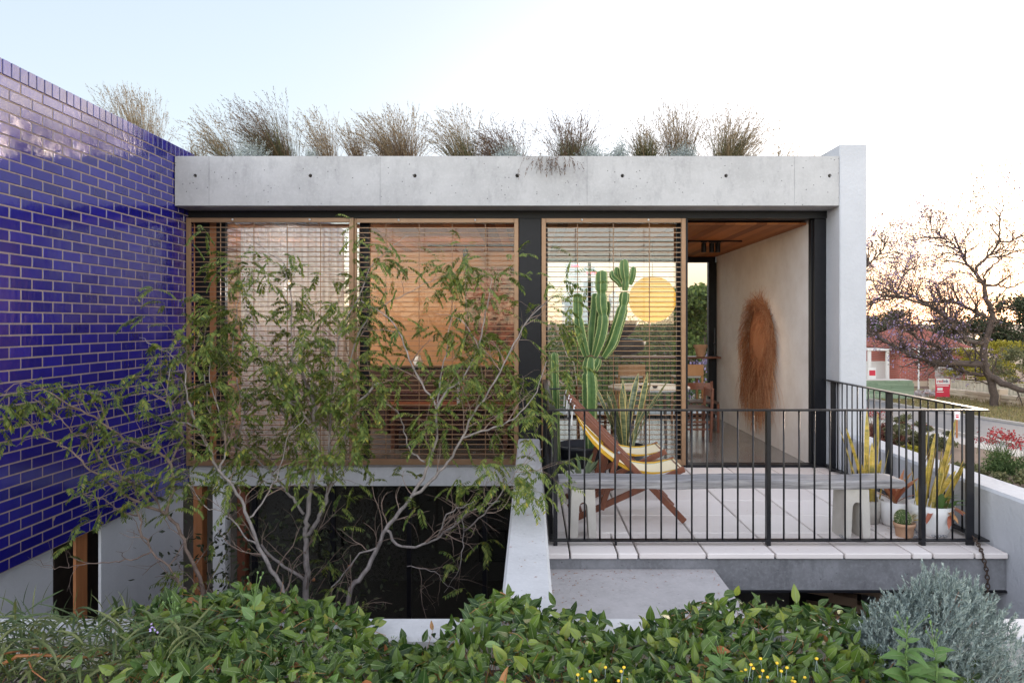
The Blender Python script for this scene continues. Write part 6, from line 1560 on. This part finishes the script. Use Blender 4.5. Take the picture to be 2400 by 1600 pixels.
def brick_house():
    y = 60.; x0, x1 = px_x(2106, y), px_x(2262, y); zb = zg(y); ze = -.55
    t = thing('brick_house', ((x0 + x1) / 2, y, zb), 'red brick house with a terracotta tiled roof across the street', 'house')
    MB().box((x0, y, zb), (x1, y + 8, ze)).build('wall', 'red_brick', t)
    MB().box((x0 - .06, y - .05, zb), (x1 + .06, y - .001, zb + .45)).build('plinth', 'limestone', t)
    m = MB(); e = .5; r = ze + 2.1
    m.add([(x0 - e, y - e, ze), (x1 + e, y - e, ze), (x1 + e, y + 8 + e, ze), (x0 - e, y + 8 + e, ze), (x0 + 2.6, y + 4, r), (x1 - 2.6, y + 4, r)], [(0, 1, 5, 4), (1, 2, 5), (2, 3, 4, 5), (3, 0, 4), (3, 2, 1, 0)])
    m.build('roof', 'roof_tile', t); g = MB().box((x0 - e - .05, y - e - .1, ze - .1), (x1 + e, y - e + .0, ze + .02)).build('gutter', 'pole_white', t)
    x = x0 + .55
    f = MB().box((x0 - 2.2, y + 1.5, zb + .2), (x0 - .3, y + 1.56, zb + 2.1)).build('verandah_wall', 'pole_white', t); MB().box((x0 - 2.6, y + .2, ze - .25), (x0 - .51, y + 3, ze - .1)).build('verandah_roof', 'pole_white', t)
    for q in (-2.5, -.9): MB().box((x0 + q, y + .3, zb), (x0 + q + .25, y + .5, ze - .251)).build('verandah_post', 'pole_white', t)
    w = MB().box((x1 - 2.2, y - .03, zb + .8), (x1 - .7, y - .002, zb + 2.2)).build('window', 'pole_white', t); MB().box((x1 - 2.1, y - .05, zb + .9), (x1 - .8, y - .031, zb + 2.1)).build('pane', 'tower_glass', w)
    tag(MB().tube([(px_x(2153, 56), 56, zg(56)), (px_x(2153, 56), 56, .0 - .1)], .07, 8).build('white_pole', 'pole_white'), 'thin white pole in front of the red brick house', 'pole')
    # half demolished brick piers and scaffold bars
    rr = random.Random(3)
    for k, (px, h) in enumerate(((2196, 1.9), (2232, 1.6))):
        xx = px_x(px, 57); m = MB()
        for r_ in range(int(h / .12)): 
            for c in range(3): m.box((xx + c * .3 + rr.uniform(-.04, .04), 57 + rr.uniform(-.04, .04), zg(57) + r_ * .12), (xx + c * .3 + .27, 57.3, zg(57) + r_ * .12 + .11))
        tag(m.build('brick_pier', 'rubble'), ('crumbling brick pier left of the red and white sign board', 'crumbling brick pier behind the red and white sign board')[k], 'pier')
brick_house()
def timber_stack():
    y = 45.3; x0, x1 = px_x(2000, y), px_x(2143, y); zb = zg(y); rr = random.Random(2)
    t = thing('timber_stack', ((x0 + x1) / 2, y, zb), 'stacked packs of pale green treated timber across the street', 'timber stack')
    m = MB(); z = zb + .06
    for k in range(7):
        x = x0
        while x < x1 - .2: l = min(rr.uniform(1.6, 2.6), x1 - x); m.box((x, y - .01 * rr.random(), z), (x + l - .02, y + 1.1, z + .165)); x += l
        z += .175
    m.build('timber_pack', 'green_timber', t)['kind'] = 'stuff'
    MB().box((x0, y + .02, z - .01), (x1 - .1, y + 1.08, z + .015)).build('top_sheet', 'kerb', t)
    for q in (.1, .5, .9): MB().box((x0 + (x1 - x0) * q, y, zb), (x0 + (x1 - x0) * q + .1, y + 1.1, zb + .058)).build('bearer', 'green_timber', t)
timber_stack()
def text_mesh(s, size, bold=False, ext=.004):
    cu = bpy.data.curves.new('lettering', 'FONT'); cu.body = s; cu.size = size; cu.extrude = ext; cu.offset = .012 * size if bold else 0; cu.align_x = 'LEFT'
    o = bpy.data.objects.new('lettering', cu); COL.objects.link(o); dg = bpy.context.evaluated_depsgraph_get(); me = bpy.data.meshes.new_from_object(o.evaluated_get(dg))
    bpy.data.objects.remove(o); return me
def lettering(s, size, loc, mat, parent, bold=True):
    me = text_mesh(s, size, bold); me.materials.clear(); me.materials.append(MATS[mat]); o = bpy.data.objects.new('lettering', me); COL.objects.link(o)
    o.parent = parent; off = Vector((0, 0, 0)); q = parent
    while q: off += q.location; q = q.parent
    o.location = Vector(loc) - off; o.rotation_euler = (math.radians(90), 0, 0)
    xs = [v.co.x for v in me.vertices]; return o, (min(xs), max(xs))
def signs():
    y = 44.; x0, x1 = px_x(2193, y), px_x(2227, y); z1 = CAMZ - (887 - VY) * y / F; z0 = CAMZ - (933 - VY) * y / F; zb = zg(y); w = x1 - x0; zm = z1 - .36
    t = thing('sign_board', ((x0 + x1) / 2, y, zb), 'red and white builder sign board lettered redink beside the limestone wall', 'sign')
    MB().box((x0 + .03, y, zm), (x1 - .03, y + .03, z1)).build('white_panel', 'sign_white', t); MB().box((x0, y, zb), (x0 + .03, y + .05, z1)).build('post', 'sign_red', t); MB().box((x1 - .03, y, zm - .3), (x1, y + .05, z1)).build('post', 'sign_red', t)
    p = MB().box((x0 + .03, y, zb + .3), (x1 - .03, y + .03, zm - .002)).build('red_panel', 'sign_red', t)
    m = MB(); 
    m.box((x0 + .06, y - .006, zm - .12), (x1 - .1, y - .001, zm - .06)); m.box((x0 + .1, y - .006, zm - .40), (x0 + .45, y - .001, zm - .22)); m.box((x0 + .06, y - .006, zm - .52), (x0 + .5, y - .001, zm - .47)); m.build('white_stripe', 'sign_white', p)
    sz = .285; o, (a, b) = lettering('red', sz, (x0 + .09, y - .006, zm + .11), 'sign_red', t); o2, (a2, b2) = lettering('ink', sz, (x0 + .09 + b + .02, y - .006, zm + .11), 'sign_navy', t)
    s_ = min(1., (w - .2) / (b + b2 + .02))
    for q in (o, o2): q.scale = (s_, s_, 1)
    o2.location.x = o.location.x + (b + .02) * s_
    # small notice on a stake
    y = 25.; c = px_x(2243, y); zb = zg(y); z1 = CAMZ - (960 - VY) * y / F
    t = thing('stake_sign', (c, y, zb), 'small white notice with red top on a timber stake by the street', 'sign')
    MB().box((c - .03, y, zb), (c + .03, y + .03, z1 - .1)).build('stake', 'orange_timber', t); MB().box((c - .1, y - .015, z1 - .36), (c + .1, y - .002, z1 - .06)).build('panel', 'sign_white', t); MB().box((c - .1, y - .016, z1 - .058), (c + .1, y - .002, z1)).build('red_panel', 'sign_red', t)
    m = MB(); m.box((c - .06, y - .02, z1 - .2), (c + .05, y - .0155, z1 - .17)); m.box((c - .05, y - .02, z1 - .29), (c + .05, y - .0155, z1 - .23)); m.build('print_lines', 'sign_red', t)
    y = 52.; c = px_x(2044, y); zb = zg(y); t = thing('stake_sign', (c, y, zb), 'small white and pink notice behind the green timber stack', 'sign')
    MB().box((c - .3, y, zb + .8), (c + .3, y + .03, zb + 1.9)).build('panel', 'sign_white', t); MB().box((c - .22, y - .01, zb + 1.3), (c + .25, y - .001, zb + 1.7)).build('red_panel', 'sign_red', t)
    for q in (-.25, .2): MB().box((c + q, y + .031, zb), (c + q + .06, y + .08, zb + 1.9)).build('post', 'orange_timber', t)
signs()
def stone_wall():
    rr = random.Random(6); t = thing('limestone_wall', (28.6, 38, zg(38)), 'low rough limestone block wall with square piers along the verge', 'wall')
    m = MB()
    def xw(y): return 28.3 + (y - 41) * .085
    y = 30.; 
    while y < 49:
        l = rr.uniform(.6, 1.0); z = zg(y) - .05
        for r_ in range(3):
            m.box((xw(y) + rr.uniform(-.03, .03), y + .01, z), (xw(y) + .35, y + l - .01, z + .22 + rr.uniform(-.01, .02)), bev=.03); z += .235
        y += l
    m.build('block_course', 'limestone', t)['kind'] = 'stuff'
    for y in (41.4, 48.2, 34.5): MB().box((xw(y) - .12, y - .3, zg(y) - .05), (xw(y) + .45, y + .3, zg(y) + 1.0), bev=.04).build('pier', 'limestone', t)
    t = thing('cream_fence', (31.5, 44, zg(44)), 'cream corrugated metal fence behind the limestone wall', 'fence'); m = MB()
    pts = [(29.3, 50.2), (31.6, 44), (34, 40), (40, 34)]; zt = .93; vs = []
    n = 160
    for i in range(n + 1):
        u = i / n * 3; k = min(2, int(u)); u -= k; x = pts[k][0] * (1 - u) + pts[k + 1][0] * u; y = pts[k][1] * (1 - u) + pts[k + 1][1] * u; o = .05 if i % 2 else 0
        vs += [(x + o, y + o, zg(y)), (x + o, y + o, zg(y) + 1.12)]
    m.add(vs, [(2 * i, 2 * i + 1, 2 * i + 3, 2 * i + 2) for i in range(n)]); m.build('fence_sheet', 'fence_metal', t)
    c = MB(); 
    for a, b in zip(pts[:-1], pts[1:]): c.bar((a[0], a[1], zg(a[1]) + 1.13), (b[0], b[1], zg(b[1]) + 1.13), .08, .05)
    c.build('fence_cap', 'fence_metal', t)
    m = MB()
    for k in range(260):
        u = rr.random(); x = px_x(2170, 48) + rr.gauss(0, .7); y = 48 + rr.gauss(0, .5); s = rr.uniform(.04, .16); M = Matrix.Translation((x, y, zg(y) + abs(rr.gauss(0, .25)) * max(0, 1 - abs(x - px_x(2170, 48)) / 1.6))) @ Matrix.Rotation(rr.uniform(0, 6), 4, 'Z') @ Matrix.Rotation(rr.uniform(0, 6), 4, 'X'); m.box((-s, -s * .6, -s * .4), (s, s * .6, s * .4), 0, M)
    tag(m.build('rubble', 'rubble'), 'heap of broken bricks and rubble beside the sign board', 'rubble', kind='stuff')
    t = thing('distant_lamp', P(2290, 790, 52), 'small warm lamp shining behind the jacaranda branches', 'lamp'); c = P(2290, 790, 52); MB().sphere(c, .13, 10, 8).build('bulb', 'lamp_glow', t, True); MB().tube([(c.x, c.y + .2, zg(52)), (c.x, c.y + .2, c.z)], .05, 6).build('post', 'black_steel', t)
stone_wall()
def verge_grass():
    rng = np.random.default_rng(2); m = MB(); n = 15000; y = rng.uniform(22, 48, n); a = rng.random(n); x = 21.4 + .075 * (y - 29) + .2 + a * 7.4; z = np.interp(y, [17, 40, 60], [-2.2, -3.3, -3.9])
    h = rng.uniform(.06, .2, n) * (1 + 1.2 * (a > .75)); b = np.stack([x, y, z], 1); ax = np.stack([rng.normal(0, .3, n), rng.normal(0, .3, n), np.ones(n)], 1) * h[:, None]; quads(m, b, ax, unit(np.cross(ax, rng.normal(size=(n, 3)))) * .02)
    tag(m.build('verge_grass', 'verge_blade'), 'dry straw grass growing on the far verge', 'grass', kind='stuff')
    m = MB(); n = 4000; y = rng.uniform(28, 42, n); x = 29.2 + (y - 41) * .085 + rng.uniform(0, 2.5, n); z = np.interp(y, [17, 40, 60], [-2.2, -3.3, -3.9]); ax = np.stack([rng.normal(0, .3, n), rng.normal(0, .3, n), np.ones(n)], 1) * rng.uniform(.3, .7, (n, 1)); quads(m, np.stack([x, y, z], 1), ax, unit(np.cross(ax, rng.normal(size=(n, 3)))) * .03)
    tag(m.build('green_grass', 'bush_green'), 'green grass patch behind the limestone wall', 'grass', kind='stuff')
verge_grass()
# street garden beside the boundary wall
def kangaroo(px, y, h, w, n, seed, label, flower='red_flower', leafm='bush_green'):
    rng = np.random.default_rng(seed); x = px_x(px, y); zb = zg(y)
    t = thing('flowering_bush', (x, y, zb), label, 'bush', 'flowering bushes in the street garden'); m = MB(); N = 3200
    q = unit(rng.normal(0, 1, (N, 3))) * rng.random((N, 1)) ** .5 * [w * .5, w * .5, h * .62]; q[:, 2] = np.abs(q[:, 2]); k = 1 - .35 * rng.random((N, 1)); q = q * k + [x, y, zb]
    ax = unit(rng.normal(0, 1, (N, 3)) + [0, 0, .8]) * rng.uniform(.05, .11, (N, 1)); quads(m, q, ax, unit(np.cross(ax, rng.normal(size=(N, 3)))) * .012); m.build('foliage', leafm, t)['kind'] = 'stuff'
    m = MB(); b = np.stack([x + rng.normal(0, w * .16, n), y + rng.normal(0, w * .12, n), np.full(n, zb + h * .4)], 1); tips, td = ribbon_blades(m, b, np.stack([rng.normal(0, .45, n), rng.normal(0, .3, n), np.ones(n)], 1), rng.uniform(.35, .62, n) * h, np.full(n, .006), rng.normal(0, .1, (n, 3)), 3, 0, rng)
    m.build('flower_stems', 'bush_green', t)['kind'] = 'stuff'; m = MB()
    for k in range(7): ax = unit(rng.normal(0, 1, tips.shape)) * .055; quads(m, tips + rng.normal(0, .03, tips.shape), ax, unit(np.cross(ax, rng.normal(size=tips.shape))) * .02)
    m.build('flowers', flower, t)['kind'] = 'stuff'
kangaroo(2345, 17.6, 1.12, 1.0, 80, 1, 'green bush topped with many small red flowers, at the right edge'); kangaroo(2420, 17.0, 1.0, 1.1, 70, 2, 'red flowered bush cut off by the right edge of the picture')
kangaroo(2050, 24.5, 1.1, 1.0, 50, 3, 'red flowered bush seen through the railing beside the white wall', 'red_flower', 'bush_red'); kangaroo(2160, 23, .75, .9, 14, 4, 'low bush with few red flowers seen through the middle of the railing', 'red_flower', 'bush_olive')
for k, (px, y, h, w, mt, lab) in enumerate(((2085, 23.5, 1.15, 1.3, 'bush_red', 'reddish brown bush seen through the railing'), (2125, 22.5, 1.1, 1.2, 'bush_olive', 'olive bush between the reddish bush and the stake sign'), (2200, 22.0, .9, 1.0, 'bush_olive', 'small olive bush just left of the stake sign'), (2140, 19.2, .5, .7, 'bush_yellow', 'low yellow green bush at the foot of the railing posts'), (2098, 18.6, .45, .6, 'bush_yellow', 'tiny yellow bush beside the white boundary wall'), (2260, 17.0, .35, .9, 'bush_olive', 'flat grey green bush on the bare soil, left of the red flowers'), (2395, 15.8, .4, 1.2, 'bush_olive', 'flat olive ground bush at the right edge below the red flowers'), (2225, 15.5, .3, .9, 'bush_green', 'flat green ground bush next to the boundary wall'))):
    crown_tree('garden_bush', px_x(px, y), y, h, w, False, mt, lab, 80 + k, 1500, .075, 'bushes in the street garden', 'bush', clumps=16)

# ------------------------------------------------------------------ behind the house, seen through the rooms
crown_tree('garden_tree', px_x(1660, 30), 30, 6.3, 6.8, True, 'tree_far', 'green leafy tree framed by the open doorway', 91, 9000, .19, 'trees behind the house', clumps=46)
crown_tree('garden_tree', px_x(1565, 36), 36, 4.9, 8, True, 'tree_far', 'green tree behind the paper lantern', 92, 4500, .18, 'trees behind the house', clumps=36)
crown_tree('garden_tree', px_x(1450, 40), 40, 4.5, 8, True, 'tree_far', 'green tree behind the middle of the cactus', 93, 4000, .2, 'trees behind the house', clumps=36)
crown_tree('garden_tree', px_x(1330, 44), 44, 5.0, 9, True, 'tree_far', 'green tree behind the left arm of the cactus', 94, 4000, .2, 'trees behind the house', clumps=36)
crown_tree('garden_tree', px_x(1730, 38), 38, 6.5, 8, True, 'tree_dark', 'darker tree hidden mostly behind the white plaster wall', 95, 4000, .2, 'trees behind the house', clumps=36)
crown_tree('garden_bush', px_x(1400, 22), 22, 2.6, 5, False, 'tree_far', 'broad green bush behind the rear balustrade, left', 96, 2600, .13, 'bushes behind the house', 'bush')
crown_tree('garden_bush', px_x(1560, 20), 20, 2.3, 4, False, 'bush_green', 'broad green bush behind the rear balustrade, right', 97, 2600, .13, 'bushes behind the house', 'bush')
crown_tree('violet_bush', px_x(1660, 24), 24, 3.3, 2.6, False, 'jacaranda_flower', 'violet flowering bush under the leafy tree in the doorway', 98, 700, .12, 'bushes behind the house', 'bush')
strip('rear_lawn', 'bush_green', [(12.6, -8, 11), (16.9, -8, 11), (22, -8, 11), (34, -8, 11), (60, -20, 11)], .015, 'green lawn behind the house', 'lawn')
def towers():
    for k, (px0, px1, pyt, y, lab) in enumerate(((1327, 1358, 617, 1500, 'tallest distant office tower with a red light band'), (1361, 1402, 634, 1450, 'wide dark distant office tower right of the tallest one'), (1430, 1450, 690, 1600, 'small distant tower between cactus arms'), (1318, 1335, 690, 1550, 'low distant block left of the tallest tower'), (1450, 1470, 705, 1500, 'low distant block behind the lantern'))):
        x0, x1 = px_x(px0, y), px_x(px1, y); zt = CAMZ + (VY - pyt) * y / F; t = thing('office_tower', ((x0 + x1) / 2, y, -4), lab, 'tower', 'distant city towers')
        MB().box((x0, y, -4), (x1, y + 30, zt)).build('tower_body', 'tower_glass', t); MB().box((x0 + 8, y + 4, zt + .01), (x1 - 6, y + 24, zt + 9)).build('plant_room', 'tower_glass', t)
        m = MB(); z = 4.
        while z < zt - 4: m.box((x0 - .15, y - .3, z), (x1 + .15, y - .02, z + .9)); z += 4
        m.build('floor_bands', 'pole_white', t)
        if k < 2: MB().box((x0 + 12, y - .8, zt - 7), (x1 - 1, y - .4, zt - 4)).build('light_band', 'red_light', t); MB().tube([((x0 + x1) / 2, y + 15, zt + 9), ((x0 + x1) / 2, y + 15, zt + 32)], .7, 6).build('mast', 'pole_white', t)
towers()
